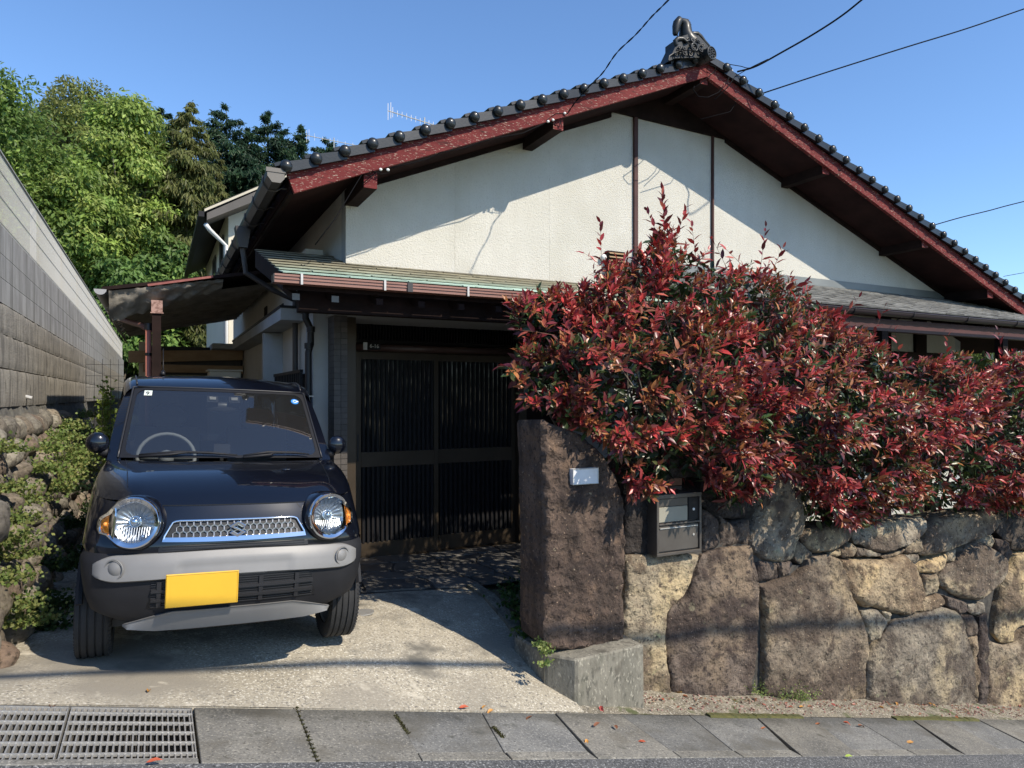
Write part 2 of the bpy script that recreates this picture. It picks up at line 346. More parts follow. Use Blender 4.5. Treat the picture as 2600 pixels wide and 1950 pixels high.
for i in range(nx):
    for j in range(ny):
        q = [jit[i, j], jit[i+1, j], jit[i+1, j+1], jit[i, j+1]]; cx = sum(a[0] for a in q)/4; cy = sum(a[1] for a in q)/4
        pts = []
        for k in range(4):
            a, b = q[k], q[(k+1) % 4]
            for t in (.12, .5, .88):
                ex = a[0]*(1-t)+b[0]*t; ey = a[1]*(1-t)+b[1]*t; s = .93+(.03 if t == .5 else 0)*random.uniform(-1, 1)
                pts.append((cx+(ex-cx)*s, cy+(ey-cy)*s))
        m = MB().prism([(a, b, z_drive(min(a, 2.39), b)) for a, b in pts], (0, 0, .018)); t = random.uniform(.09, .17)
        build('flagstone', m, mt['flag'], porch, color=(t, t*.97, t*.9))
m = MB(); c = (1.33, 4.98); m.disc((c[0], c[1], z_drive(*c)+.002), .075, (1, 0, 0), (0, 1, 0), (0, 0, .008)); build('drain_cover', m, mt['metal_grey'], label='small round metal drain cap set in the driveway concrete', cat='drain cap')

# ------------------------------------------------------------------ stone block, gate stone, stone wall
blk = MB(); zt = P(1463, 1672, 3.82).z
blk.prism([(2.39, 3.80, z_gut(2.4)-.15), (2.93, 3.80, z_gut(2.9)-.1), (2.93, 3.80, zt-.02), (2.40, 3.80, zt-.012)], (0, .12, 0))
base = empty('concrete_plinth', (2.65, 3.9, -.5), 'weathered concrete plinth block under the tall gate stone at the driveway corner', 'plinth')
m = MB(); zl = z_gut(2.4)-.2
m.prism([(2.39, 3.80, zl), (2.92, 3.80, zl), (2.93, 4.02, zl), (2.93, 4.62, zl), (2.40, 4.62, zl)], (0, 0, .0))
m = MB()
lo_ = [(2.385, 3.80, zl), (2.93, 3.80, zl), (2.935, 4.4, zl), (2.24, 4.4, zl), (2.265, 3.98, zl)]
hi_ = [(2.39, 3.802, zt), (2.925, 3.802, zt+.012), (2.93, 4.4, zt+.01), (2.25, 4.4, zt), (2.27, 3.98, zt-.004)]
m.add(lo_+hi_, [(4, 3, 2, 1, 0), (5, 6, 7, 8, 9)]+[(i, (i+1) % 5, 5+(i+1) % 5, 5+i) for i in range(5)]); build('block', m, mt['concrete_old'], base, bevel=.012)
m = MB(); pts = [(3.99, zt-.006, 2.262), (4.2, zt-.03, 2.29), (4.45, z_drive(2.3, 4.45)+.05, 2.32), (4.76, z_drive(2.36, 4.76)+.025, 2.36), (5.15, z_drive(2.36, 5.15)+.03, 2.36), (5.5, -.1, 2.36)]
for i in range(len(pts)-1):
    (y0, a, q0), (y1, b, q1) = pts[i], pts[i+1]
    m.hexa([(q0, y0, -.6), (q0+.1, y0, -.6), (q1+.1, y1, -.6), (q1, y1, -.6), (q0+.003, y0, a), (q0+.1, y0, a), (q1+.1, y1, b), (q1+.003, y1, b)])
build('kerb', m, mt['concrete_old'], base)

from mathutils.geometry import delaunay_2d_cdt
def rock(poly3, depth, bulge, seed, parent, tone, mat, name='stone', rough=.012, nper=56, p=2.2, tilt=0, back=.22, flat=.5, step=.02, facets=5):
    """a stone from its outline on the wall face: chamfered facets, rounded rim, rough surface, sides run back"""
    n = len(poly3); pts = []; rs = random.Random(int(seed*31)+5)
    per = [(poly3[(i+1) % n]-poly3[i]).length for i in range(n)]; tot = sum(per); nper = max(24, int(tot/(step*.95)))
    for k in range(nper):
        d = tot*k/nper; i = 0
        while d > per[i]: d -= per[i]; i += 1
        pts.append(poly3[i].lerp(poly3[(i+1) % n], d/per[i]))
    pts = [(pts[i-1]+pts[i]*2+pts[(i+1) % nper])/4 for i in range(nper)]
    yb = sum(q.y for q in pts)/nper
    def nz(q, s): return noise.fractal(q*s+Vector((seed*7.1, seed*3.3, seed)), .9, 2.1, 5)
    pts = [q+Vector((.008*nz(q, 13), 0, .008*nz(q+Vector((9, 0, 0)), 13))) for q in pts]
    pl = [(q.x, q.z) for q in pts]
    cx = sum(q[0] for q in pl)/nper; cz = sum(q[1] for q in pl)/nper; size = max(math.hypot(q[0]-cx, q[1]-cz) for q in pl)
    x0, x1, z0, z1 = min(q[0] for q in pl), max(q[0] for q in pl), min(q[1] for q in pl), max(q[1] for q in pl)
    arr = np.array(pl); nx_ = np.roll(arr, -1, 0)
    def ed(x, z):
        d = nx_-arr; t = np.clip(((x-arr[:, 0])*d[:, 0]+(z-arr[:, 1])*d[:, 1])/((d**2).sum(1)+1e-12), 0, 1)
        return math.sqrt(((x-arr[:, 0]-t*d[:, 0])**2+(z-arr[:, 1]-t*d[:, 1])**2).min())
    def ins(x, z):
        a = arr; b = nx_; c = ((a[:, 1] > z) != (b[:, 1] > z)) & (x < (b[:, 0]-a[:, 0])*(z-a[:, 1])/(b[:, 1]-a[:, 1]+1e-12)+a[:, 0]); return bool(c.sum() % 2)
    co = [Vector(q) for q in pl]; dist = [0.0]*nper
    zz = z0+step/2
    while zz < z1:
        xx = x0+step/2
        while xx < x1:
            x = xx+rs.uniform(-.35, .35)*step; z = zz+rs.uniform(-.35, .35)*step
            if ins(x, z):
                e = ed(x, z)
                if e > step*.28: co.append(Vector((x, z))); dist.append(e)
            xx += step
        zz += step
    r_ = delaunay_2d_cdt(co, [], [list(range(nper))], 1, 1e-6)
    vs_, fs_, orig = r_[0], r_[2], r_[3]
    fac = []
    for i in range(facets):
        a = 6.283*(i+rs.random()*.8)/facets; fac.append((math.cos(a), math.sin(a), rs.uniform(.05, .5), rs.uniform(.8, 2.2)))
    rad = max(.025, bulge*.55)
    out = []
    for k, q in enumerate(vs_):
        o = orig[k][0] if orig[k] else 0; d = dist[o] if o < len(dist) else .02
        e = 1-(1-min(1, d/rad))**2; hx, hz = (q.x-cx)/size, (q.y-cz)/size
        h = min([1.0]+[1-s*max(0, hx*ca+hz*sa-c) for ca, sa, c, s in fac])
        v3 = Vector((q.x, 0, q.y)); f = (.25+.75*e)
        y = -bulge*(.35+.65*max(0, h))*e - .30*bulge*nz(v3, 1.3/max(size, .15))*f - rough*nz(v3, 9)*f - rough*.9*abs(nz(v3+Vector((5, 0, 0)), 4))*f - rough*.35*nz(v3, 32)
        out.append((q.x, yb+y, q.y))
    m = MB(); fs2 = []
    for f in fs_:
        f = list(f); A_, B_, C_ = [vs_[i] for i in f[:3]]
        if (B_.x-A_.x)*(C_.y-A_.y)-(B_.y-A_.y)*(C_.x-A_.x) < 0: f.reverse()
        fs2.append(tuple(f))
    m.v = out; m.f = fs2
    bidx = {}
    for k, o in enumerate(orig):
        for q in o:
            if q < nper: bidx[q] = k
    ring = [bidx[i] for i in range(nper) if i in bidx]
    base_i = len(m.v)
    for i in ring: x, y, z = m.v[i]; m.v.append((cx+(x-cx)*.985, yb+back, cz+(z-cz)*.985))
    K = len(ring)
    area = sum(pl[i-1][0]*pl[i][1]-pl[i][0]*pl[i-1][1] for i in range(nper))
    for i in range(K):
        j = (i+1) % K; q = (ring[j], ring[i], base_i+i, base_i+j); m.f.append(q if area > 0 else q[::-1])
    return build(name, m, mat, parent, smooth=36, color=tone)

def wallY(z): return 4.02+.05*max(0, z+.9)
def WP(u, v, extra=0):
    y = 4.1
    for _ in range(4): q = P(u, v, y); y = wallY(q.z)+extra
    return P(u, v, y)
def c7(l): return [WP(1250+x/2.073, 1050+y/2.073) for x, y in l]
def c8(l): return [WP(1850+x/2.212, 1150+y/2.212) for x, y in l]

gs = empty('gate_stone', (2.6, 4.1, zt), 'tall dark brown standing stone on the concrete plinth, carrying a blank white nameplate', 'gate stone')
def GP(x, y): return P(1250+x/2.073, 1050+y/2.073, 3.96)
poly = [GP(*q) for q in [(268, 1160), (272, 1240), (480, 1235), (690, 1190), (694, 1100), (682, 950), (690, 700), (688, 480), (645, 330), (585, 225), (455, 105), (300, 48), (250, 25), (262, 300), (268, 700)]]
rock(poly, .4, .05, 3, gs, (.125, .095, .075), mt['stone_dark'], 'stone_body', rough=.024, back=.33, step=.022, facets=5)

sw = empty('stone_wall', (6, 4.1, -1.2), 'dry stone retaining wall of large brown and tan boulders below the red hedge', 'stone wall')
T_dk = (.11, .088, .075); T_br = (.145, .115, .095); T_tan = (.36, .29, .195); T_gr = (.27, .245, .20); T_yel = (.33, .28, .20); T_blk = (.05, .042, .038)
ST = [ # outline, tone, bulge
 (c7([(696, 745), (830, 742), (1075, 742), (1015, 940), (915, 1040), (905, 1200), (940, 1390), (955, 1500), (780, 1500), (700, 1400), (694, 1100)]), T_yel, .05),
 (c7([(1086, 745), (1190, 708), (1345, 694), (1382, 900), (1388, 1200), (1372, 1490), (1200, 1505), (965, 1500), (948, 1390), (915, 1200), (922, 1048), (1025, 945)]), T_br, .085),
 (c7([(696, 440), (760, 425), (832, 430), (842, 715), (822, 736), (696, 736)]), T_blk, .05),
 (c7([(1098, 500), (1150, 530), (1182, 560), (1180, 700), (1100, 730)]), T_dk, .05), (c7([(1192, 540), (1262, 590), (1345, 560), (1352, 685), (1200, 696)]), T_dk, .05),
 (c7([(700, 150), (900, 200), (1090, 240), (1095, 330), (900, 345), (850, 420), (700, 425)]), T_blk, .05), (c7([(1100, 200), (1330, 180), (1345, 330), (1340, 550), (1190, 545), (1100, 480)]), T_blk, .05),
 (c8([(190, 60), (420, 60), (438, 200), (438, 290), (402, 420), (368, 596), (300, 614), (195, 600), (130, 560), (108, 490), (135, 400), (185, 280)]), T_gr, .1),
 (c8([(145, 622), (200, 610), (262, 620), (272, 700), (155, 730)]), T_dk, .05), (c8([(272, 622), (350, 615), (345, 675), (290, 705)]), T_dk, .04),
 (c8([(160, 742), (280, 708), (352, 690), (404, 650), (420, 600), (470, 580), (560, 574), (605, 600), (642, 680), (662, 760), (700, 850), (750, 950), (786, 1095), (772, 1150), (776, 1390), (600, 1400), (400, 1390), (208, 1370), (200, 900)]), (.215, .178, .135), .085),
 (c8([(396, 460), (435, 430), (520, 410), (620, 403), (702, 420), (700, 460), (645, 505), (565, 550), (480, 560), (425, 520)]), (.31, .27, .20), .10),
 (c8([(372, 590), (382, 490), (420, 530), (470, 565), (400, 622)]), T_gr, .04), (c8([(702, 440), (733, 428), (736, 515), (702, 500)]), T_gr, .04),
 (c8([(740, 430), (830, 388), (950, 378), (1082, 362), (1088, 440), (1050, 480), (960, 528), (870, 560), (800, 548), (740, 510)]), (.31, .275, .22), .11),
 (c8([(560, 566), (630, 540), (632, 570), (600, 578)]), T_yel, .03), (c8([(636, 545), (680, 508), (720, 540), (700, 582), (640, 588)]), T_yel, .05), (c8([(722, 530), (850, 562), (850, 580), (720, 580)]), T_gr, .03),
 (c8([(858, 578), (990, 540), (965, 566), (880, 597)]), T_yel, .03), (c8([(996, 540), (1020, 490), (1075, 484), (1078, 560), (1000, 566)]), T_yel, .05),
 (c8([(622, 600), (700, 604), (860, 606), (972, 570), (1022, 620), (1062, 700), (1100, 800), (1062, 890), (1000, 912), (900, 892), (820, 862), (760, 862), (692, 812), (660, 740), (648, 660)]), (.37, .295, .195), .13),
 (c8([(1076, 570), (1092, 480), (1102, 400), (1165, 360), (1285, 338), (1500, 325), (1502, 400), (1420, 466), (1340, 498), (1250, 538), (1140, 576)]), (.29, .25, .195), .13),
 (c8([(1378, 490), (1460, 450), (1480, 472), (1472, 538), (1400, 505)]), T_gr, .05), (c8([(1042, 640), (1082, 612), (1160, 592), (1213, 566), (1216, 602), (1200, 640), (1150, 674), (1060, 668)]), T_tan, .07),
 (c8([(1218, 562), (1270, 537), (1275, 590), (1242, 615), (1218, 602)]), T_yel, .04), (c8([(992, 576), (1060, 570), (1062, 600), (1032, 616), (1002, 602)]), T_gr, .03),
 (c8([(1082, 682), (1160, 680), (1176, 740), (1170, 780), (1112, 802), (1092, 740)]), T_yel, .05), (c8([(1104, 815), (1180, 790), (1205, 830), (1200, 860), (1112, 892), (1072, 886)]), T_tan, .07),
 (c8([(1284, 560), (1370, 497), (1450, 522), (1530, 580), (1552, 650), (1522, 720), (1450, 790), (1392, 826), (1300, 812), (1200, 752), (1178, 700), (1202, 640), (1250, 612)]), (.28, .24, .185), .13),
 (c8([(742, 890), (822, 882), (880, 930), (882, 980), (832, 1040), (790, 1062), (772, 1000)]), T_gr, .07), (c8([(862, 892), (905, 892), (907, 940), (886, 946)]), T_gr, .03),
 (c8([(782, 1150), (842, 1060), (890, 985), (930, 942), (1000, 922), (1080, 902), (1192, 866), (1270, 892), (1312, 960), (1332, 1050), (1372, 1180), (1386, 1420), (1200, 1440), (1000, 1425), (782, 1400)]), (.225, .198, .158), .09),
 (c8([(1212, 800), (1330, 842), (1340, 890), (1292, 906), (1232, 862)]), T_dk, .05), (c8([(1346, 850), (1426, 842), (1430, 900), (1382, 910), (1348, 892)]), T_gr, .05),
 (c8([(1302, 922), (1370, 916), (1392, 960), (1390, 1020), (1332, 1032)]), T_dk, .05), (c8([(1342, 1042), (1394, 1028), (1394, 1130), (1362, 1160)]), T_tan, .05),
 (c8([(1368, 1175), (1394, 1145), (1402, 1250), (1398, 1400), (1388, 1400)]), T_tan, .03), (c8([(1406, 922), (1442, 902), (1450, 1000), (1458, 1100), (1446, 1425), (1402, 1425), (1404, 1100)]), T_dk, .04),
 (c8([(1502, 900), (1532, 700), (1582, 640), (1604, 572), (1700, 552), (1860, 560), (1850, 900), (1662, 960), (1602, 1000), (1612, 1058), (1552, 1072), (1502, 1018)]), (.34, .28, .19), .11),
 (c8([(1458, 1052), (1540, 1084), (1612, 1070), (1662, 1000), (1850, 930), (1860, 1450), (1456, 1440)]), (.3, .25, .18), .08),
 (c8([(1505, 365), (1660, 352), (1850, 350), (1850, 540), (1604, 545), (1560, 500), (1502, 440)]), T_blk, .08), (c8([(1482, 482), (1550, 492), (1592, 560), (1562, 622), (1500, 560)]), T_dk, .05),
]
def grow(pl, d=.006):
    c = sum(pl, Vector())/len(pl); return [q+(q-c).normalized()*d for q in pl]
for i, (pl, tone, bu) in enumerate(ST): rock(grow(pl, .008), .3, bu*.6, i+1, sw, tone, mt['stone'], 'stone', rough=.015, step=.02 if bu > .06 else .014)
# more of the same wall beyond the frame
x = 8.75
while x < 14:
    wd = random.uniform(.7, 1.1); zb = z_gut(x)-.2; zmid = -.75-.05*x
    for (a, b) in ((zb, zmid-.05), (zmid, -.12)):
        y = wallY(a); rock([Vector((x+.03, y, a)), Vector((x+wd*.5, y, a-.02)), Vector((x+wd-.02, y, a)), Vector((x+wd-.04, y, b-.06)), Vector((x+wd*.6, y, b)), Vector((x+.02, y, b-.03))], .3, .1, x, sw, random.choice([T_tan, T_gr, T_br]), mt['stone'])
    x += wd
m = MB(); m.prism([(3.0, 4.085, -3.6), (14, 4.085, -3.6), (14, 4.085, -.2), (8.0, 4.085, -.15), (4.6, 4.085, .12), (4.4, 4.085, .5), (3.06, 4.085, .42)], (0, .42, 0)); build('mortar_core', m, mt['mortar'], sw)
m = MB(); m.prism([(3.0, 4.5, -.7), (14, 4.5, -.7), (14, 4.5, -.25), (3.0, 4.5, -.1)], (0, 1.4, 0)); build('planting_bed', m, mt['earth'], kind='structure')

# nameplate on the gate stone
NY = 3.96-.068
a = P(1453, 1191, NY); b = P(1518, 1227, NY)
npl = empty('nameplate', (a+b)/2, 'blank white rectangular nameplate fixed to the tall gate stone', 'nameplate')
m = MB().box(a.x, b.x, NY-.006, NY+.05, b.z, a.z); build('plate', m, mt['plate_white'], npl, bevel=.002)
m = MB()
for (x0, x1, z0, z1) in ((a.x, b.x, b.z, b.z+.004), (a.x, b.x, a.z-.004, a.z), (a.x, a.x+.004, b.z+.004, a.z-.004), (b.x-.004, b.x, b.z+.004, a.z-.004)): m.box(x0, x1, NY-.010, NY-.006, z0, z1)
build('rim', m, mt['metal_grey'], npl)

# letter box with intercom panel set in the stone wall
MY = 3.99
def mp_(x, y): return P(1250+x/2.073, 1050+y/2.073, MY)
a = mp_(853, 428); b = mp_(1088, 722); W = b.x-a.x; Hh = a.z-b.z
mt['box_metal'] = M('dark_bronze_box', (.085, .074, .064), (.11, .098, .085), 4, .4, metal=.3)
mt['box_pale'] = M('pale_box_panel', (.26, .245, .19), (.30, .28, .22), 4, .45)
mb_ = empty('letter_box', ((a.x+b.x)/2, MY, b.z), 'dark bronze letter box with intercom panel set in the stone wall under the hedge', 'letter box')
m = MB()
for (x0, x1, z0, z1) in ((0, 1, .93, 1), (0, 1, 0, .05), (0, .05, .05, .93), (.95, 1, .05, .93), (.05, .95, .50, .53)): m.box(a.x+x0*W, a.x+x1*W, MY-.03, MY+.1, b.z+z0*Hh, b.z+z1*Hh)
m.box(a.x+.01, b.x-.01, MY+.0, MY+.25, b.z+.01, a.z-.01)
build('housing', m, mt['box_metal'], mb_, bevel=.003)
def panel(nm, x0, x1, z0, z1, mat, d=.018): return build(nm, MB().box(a.x+x0*W, a.x+x1*W, MY-d, MY-.001, b.z+z0*Hh, b.z+z1*Hh), mat, mb_, bevel=.002)
panel('flap', .065, .70, .545, .79, mt['box_pale']); panel('top_rail', .065, .70, .80, .925, mt['box_metal']); ip = panel('intercom', .72, .94, .545, .925, mt['slat'])
panel('door', .065, .94, .07, .48, mt['box_metal'])
build('button', MB().disc((a.x+.83*W, MY-.018, b.z+.72*Hh), .01, (1, 0, 0), (0, 0, 1), (0, -.006, 0), 12), mt['white'], mb_)
build('keyhole', MB().disc((a.x+.83*W, MY-.018, b.z+.30*Hh), .009, (1, 0, 0), (0, 0, 1), (0, -.005, 0), 12), mt['metal_grey'], mb_)
build('slot_lip', MB().box(a.x+.08*W, a.x+.92*W, MY-.026, MY-.018, b.z+.44*Hh, b.z+.455*Hh), mt['metal_grey'], mb_)
# ------------------------------------------------------------------ the house
YR, YG = 5.55, 6.2
A = P(729, 441, YR); B = P(1795, 158, YR); C0 = P(2600, 772, YR); XE = 12.2
sR = (C0.z-B.z)/(C0.x-B.x); sL = (B.z-A.z)/(B.x-A.x); C = Vector((XE, YR, B.z+sR*(XE-B.x)))
def rz(x): return B.z-sL*(B.x-x) if x < B.x else B.z+sR*(x-B.x)
BH = .15
house = empty('house', (6, 6.6, -.2), 'single storey Japanese house with cream stucco gable, black tiled roof and red barge boards', 'house')
mt['barge'] = M('flaking_red_paint', (.12, .020, .02), (.17, .032, .03), 2, .8, .002, 60, spec=.2, stretch=(1, 1, 6), speck=[((.05, .018, .016), 9, .56, .7), ((.40, .32, .25), 30, .625, .645)])
m = MB(); m.prism([A, Vector((A.x+.055, YR, A.z-BH+.01)), Vector((B.x-.004, YR, B.z-BH)), Vector((B.x-.004, YR, B.z))], (0, .04, 0)); build('barge_board', m, mt['barge'], house, label='red barge board on the left gable slope, paint flaking towards the peak')
m = MB(); m.prism([Vector((B.x+.004, YR, B.z)), Vector((B.x+.004, YR, B.z-BH)), Vector((C.x, YR, C.z-BH)), C], (0, .04, 0)); build('barge_board', m, mt['barge'], house, label='red barge board on the long right gable slope')
BK = 14.0
def slab_prism(x0, x1, dz0, dz1, y0, y1):
    return MB().prism([Vector((x0, y0, rz(x0)+dz0)), Vector((x0, y0, rz(x0)+dz1)), Vector((x1, y0, (rz(x1-1e-6) if x1 <= B.x+1e-6 else rz(x1))+dz1)), Vector((x1, y0, (rz(x1-1e-6) if x1 <= B.x+1e-6 else rz(x1))+dz0))], (0, y1-y0, 0))
build('soffit', slab_prism(A.x+.02, B.x, -.012, -.115, YR+.042, BK), mt['soffit'], house)
build('soffit', slab_prism(B.x+.001, XE, -.012, -.115, YR+.042, BK), mt['soffit'], house)
# roof field of wavy tiles
def field(x0, x1):
    m = MB(); L = math.hypot(x1-x0, rz(x1)-rz(x0)); n = int(L/.24); rows = []
    ys = [YR+.16+.07*k for k in range(int((BK-YR-.16)/.07))]
    for i in range(n):
        for t, lift in ((i/n, .012), ((i+1)/n-.0005, .034)):
            x = x0+(x1-x0)*t; l2 = lift if x1 < B.x+.01 else lift
            rows.append([(x, y, rz(x)+l2+.02*math.sin((y-YR)*2*math.pi/.28)) for y in ys])
    if x0 > x1-0: pass
    return m.grid(rows)
build('roof_tiles', field(A.x-.02, B.x-.02), mt['tile_roof'], house, kind='stuff', smooth=40)
build('roof_tiles', field(XE, B.x+.02), mt['tile_roof'], house, kind='stuff', smooth=40)
# sleeve tiles with round knobs along both rakes
def sleeve(sgn):
    m = MB(); L = .262
    # frame: x along slope upward (sgn handles mirroring), z normal, y depth
    def X(a): return a*sgn
    m.hexa([(X(0), -.058, -.030), (X(L), -.046, -.046), (X(L), -.02, -.046), (X(0), -.02, -.030), (X(0), -.058, .052), (X(L), -.046, .020), (X(L), -.02, .020), (X(0), -.02, .052)])
    m.hexa([(X(0), -.02, .028), (X(L), -.02, .0), (X(L), .24, .0), (X(0), .24, .028), (X(0), -.02, .052), (X(L), -.02, .020), (X(L), .24, .020), (X(0), .24, .052)])
    m.box(min(X(-.055), X(.0)), max(X(-.055), X(0)), -.05, .2, .034, .060)
    m.sphere((X(.022), -.062, .014), .046, sy=.7, n=16, m=10)
    m.tube([(X(.02), -.05, .02), (X(.02), .24, .03)], .040, 10)
    return m.mesh('sleeve_tile', smooth=50)
for sgn, x0, x1, mesh in ((1, A.x-.03, B.x, sleeve(1)), (-1, XE, B.x, sleeve(-1))):
    mesh.materials.append(mt['tile_roof'])
    if sgn < 0: mesh.flip_normals()
    dx = (x1-x0); L = math.hypot(dx, rz(x1-1e-4*sgn)-rz(x0)); n = round(L/.2415); ang = math.atan2(rz(x1)-rz(x0), abs(dx))*(-1 if sgn > 0 else 1)
    for i in range(n):
        t = i/n; x = x0+dx*t; inst('sleeve_tile', mesh, house, (x, YR, rz(x)+.03+(.010 if i % 2 else .0)*0), (random.uniform(-.03, .03), ang+random.uniform(-.006, .006), 0))
# ridge running back from the ornament
m = MB(); z0 = B.z+.03
m.prism([(B.x-.13, 5.62, z0-.03), (B.x+.13, 5.62, z0-.03), (B.x+.10, 5.62, z0+.13), (B.x-.10, 5.62, z0+.13)], (0, 8.3, 0)); m.tube([(B.x, 5.62, z0+.13), (B.x, 13.9, z0+.13)], .075, 12)
for k in range(28): m.tube([(B.x, 5.72+.3*k, z0+.13), (B.x, 5.80+.3*k, z0+.13)], .092, 12)
for k in range(28): m.tube([(B.x-.115, 5.8+.3*k, z0+.04), (B.x-.16, 5.8+.3*k, z0+.0)], .05, 8)
build('ridge', m, mt['tile_roof'], house, smooth=50)

mt['orn'] = M('black_glazed_ornament', (.008, .010, .010), (.014, .016, .017), 8, .5, spec=.35, coat=.12, crough=.2)
# roof end ornament: horse head rising from scrolls, round end disc
def O(x, y, Y=5.50): return P(1600+x/5.53, 30+y/5.53, Y)
def px_(d, Y=5.5): return d/5.53/FPX*7.25
m = MB()
m.tube([O(840, 430), O(800, 370), O(775, 300), O(775, 240), O(770, 190), O(750, 150), O(715, 125)], [px_(q) for q in (130, 105, 92, 84, 76, 62, 40)], 12)
m.tube([O(730, 135), O(690, 120), O(662, 160), O(645, 215), O(640, 260), O(634, 300), O(632, 325)], [px_(q) for q in (36, 56, 60, 54, 46, 40, 28)], 12)
m.tube([O(675, 125), O(668, 80)], [px_(24), px_(10)], 8); m.tube([O(700, 125, 5.47), O(690, 85, 5.47)], [px_(20), px_(8)], 8)
for k in range(7): p_ = O(775+55*math.sin(k*.45+.4)+10, 125+k*30); m.sphere(p_, px_(22), n=10, m=6)
m.tube([O(640, 300), O(668, 335)], px_(12), 6)
build('horse_head', m, mt['orn'], house, smooth=60, label='glazed black horse head finial on top of the ridge ornament')
m = MB()
m.prism([O(640, 395, 5.44), O(700, 350, 5.44), O(830, 310, 5.44), (O(960, 330, 5.44)), O(1100, 480, 5.44), O(1060, 640, 5.44), O(640, 650, 5.44), O(540, 690, 5.44), O(640, 480, 5.44)][::-1], (0, .16, 0))
m.tube([O(850, 340, 5.46), O(880, 305, 5.46), O(940, 308, 5.46), O(990, 350, 5.46), O(1040, 420, 5.46), O(1095, 480, 5.46), O(1120, 500, 5.46)], [px_(q) for q in (20, 28, 32, 30, 28, 26, 18)], 10)
m.tube([O(650, 470, 5.44), O(632, 410, 5.44), O(670, 380, 5.44), O(740, 380, 5.44), O(790, 420, 5.42), O(830, 400, 5.42), O(810, 370, 5.42), O(785, 385, 5.42)], [px_(q) for q in (30, 32, 34, 30, 22, 18, 14, 10)], 10)
ax = Vector((1, 0, 0)); az = Vector((0, 0, 1))
m.torus(O(900, 500, 5.41), px_(52), px_(16), ax, az)
for (x, y, r) in ((880, 400, 36), (960, 420, 30), (1020, 470, 26), (760, 520, 30), (700, 560, 30), (760, 590, 34), (850, 600, 30), (990, 540, 34), (700, 500, 26), (900, 500, 22), (1050, 530, 24), (640, 600, 26), (930, 385, 22)):
    m.torus(O(x, y, 5.42), px_(r*.8), px_(r*.33), (Vector((1, 0, .4*math.sin(x)))).normalized(), (Vector((0, .35, 1))).normalized(), 14, 6)
    m.sphere(O(x+8, y-6, 5.42), px_(r*.35), n=8, m=6)
m.tube([O(540, 680, 5.43), O(550, 620, 5.43), O(620, 575, 5.43), O(740, 545, 5.40)], px_(10), 6)
build('scroll_base', m, mt['orn'], house, smooth=50, label='carved scrolls and cloud pattern under the horse head on the ridge end')
m = MB(); cc = O(1145, 580, 5.36); dn = Vector((.12, -1, .0)).normalized(); dx_ = Vector((0, 0, 1)).cross(dn).normalized(); rr = px_(92)
m.disc(cc, rr, dx_, Vector((0, 0, 1)), -dn*.30, 28); m.torus(cc, rr*.9, rr*.11, dx_, Vector((0, 0, 1)), 28, 8)
for k in range(8): t = 2*math.pi*k/8; m.sphere(cc+dx_*rr*.55*math.cos(t)+Vector((0, 0, 1))*rr*.55*math.sin(t)+dn*.003, rr*.12, n=8, m=6)
for k in range(3): t = 2*math.pi*k/3; m.sphere(cc+dx_*rr*.2*math.cos(t)+Vector((0, 0, 1))*rr*.2*math.sin(t)+dn*.003, rr*.12, n=8, m=6)
build('end_disc', m, mt['orn'], house, smooth=50, label='round ridge end tile with a ring of raised beads')

# purlins
def purl(u0, v0, u1, v1, back=YG, lab=None):
    a = P(u0, v1, 5.6); b = P(u1, v0, 5.6); m = MB().box(a.x, b.x, 5.60, back+.05, a.z, b.z); return build('purlin', m, mt['dark_wood'], house, bevel=.004)
pe = []
for q in ((923, 435, 958, 476), (1404, 304, 1430, 328), (1777, 192, 1797, 212), (2088, 412, 2105, 441), (2341, 601, 2356, 628), (2507, 732, 2521, 756)):
    purl(*q); a = P(q[0], q[3], 5.595); b = P(q[2], q[1], 5.595); build('purlin_end', MB().box(a.x+.002, b.x-.002, 5.592, 5.5995, a.z+.002, b.z-.002), mt['barge'], house)

mt['post_red'] = M('dark_red_post', (.045, .016, .014), (.075, .028, .024), 5, .75)
# gable wall in stucco panels, posts
x0w = P(878, 668, YG).x; zb = 2.62
cuts = [x0w]+[P(u, 500, YG).x for u in (1155, 1395, 1611, 1807, 1977, 2125, 2300)]+[11.3]
for i in range(len(cuts)-1):
    a, b = cuts[i]+.0008, cuts[i+1]-.0008; pts = [(a, YG, zb), (b, YG, zb), (b, YG, rz(b)-.105)]
    if a < B.x < b: pts.append((B.x, YG, B.z-.105))
    pts.append((a, YG, rz(a)-.105)); build('stucco_panel', MB().prism(pts, (0, .1, 0)), mt['stucco'], house)
build('wall', MB().prism([(x0w, YG+.02, zb), (11.3, YG+.02, zb), (11.3, YG+.02, rz(11.3)-.1), (B.x, YG+.02, B.z-.1), (x0w, YG+.02, rz(x0w)-.1)], (0, .14, 0)), mt['stucco_low'], house)
build('side_wall', MB().box(x0w+.001, x0w+.12, YG+.101, BK, zb, rz(x0w+.12)-.12), mt['stucco'], house)
pa = P(1535, 283, YG-.035); pb = P(1855, 343, YG-.035); zpk = (pa.z+pb.z)/2
xl = B.x-(B.z-.1-zpk)/sL; xr = B.x+(B.z-.1-zpk)/(-sR)
build('gable_peak_panel', MB().prism([(xl, YG-.035, zpk), (xr, YG-.035, zpk-.03), (B.x, YG-.035, B.z-.1)], (0, .03, 0)), mt['dark_wood'], house)
for u, wd in ((1611.5, .048), (1807, .022)):
    x = P(u, 500, YG).x; build('post', MB().box(x-wd/2, x+wd/2, YG-.03, YG-.001, 2.72, rz(x)-.108), mt['post_red'], house)
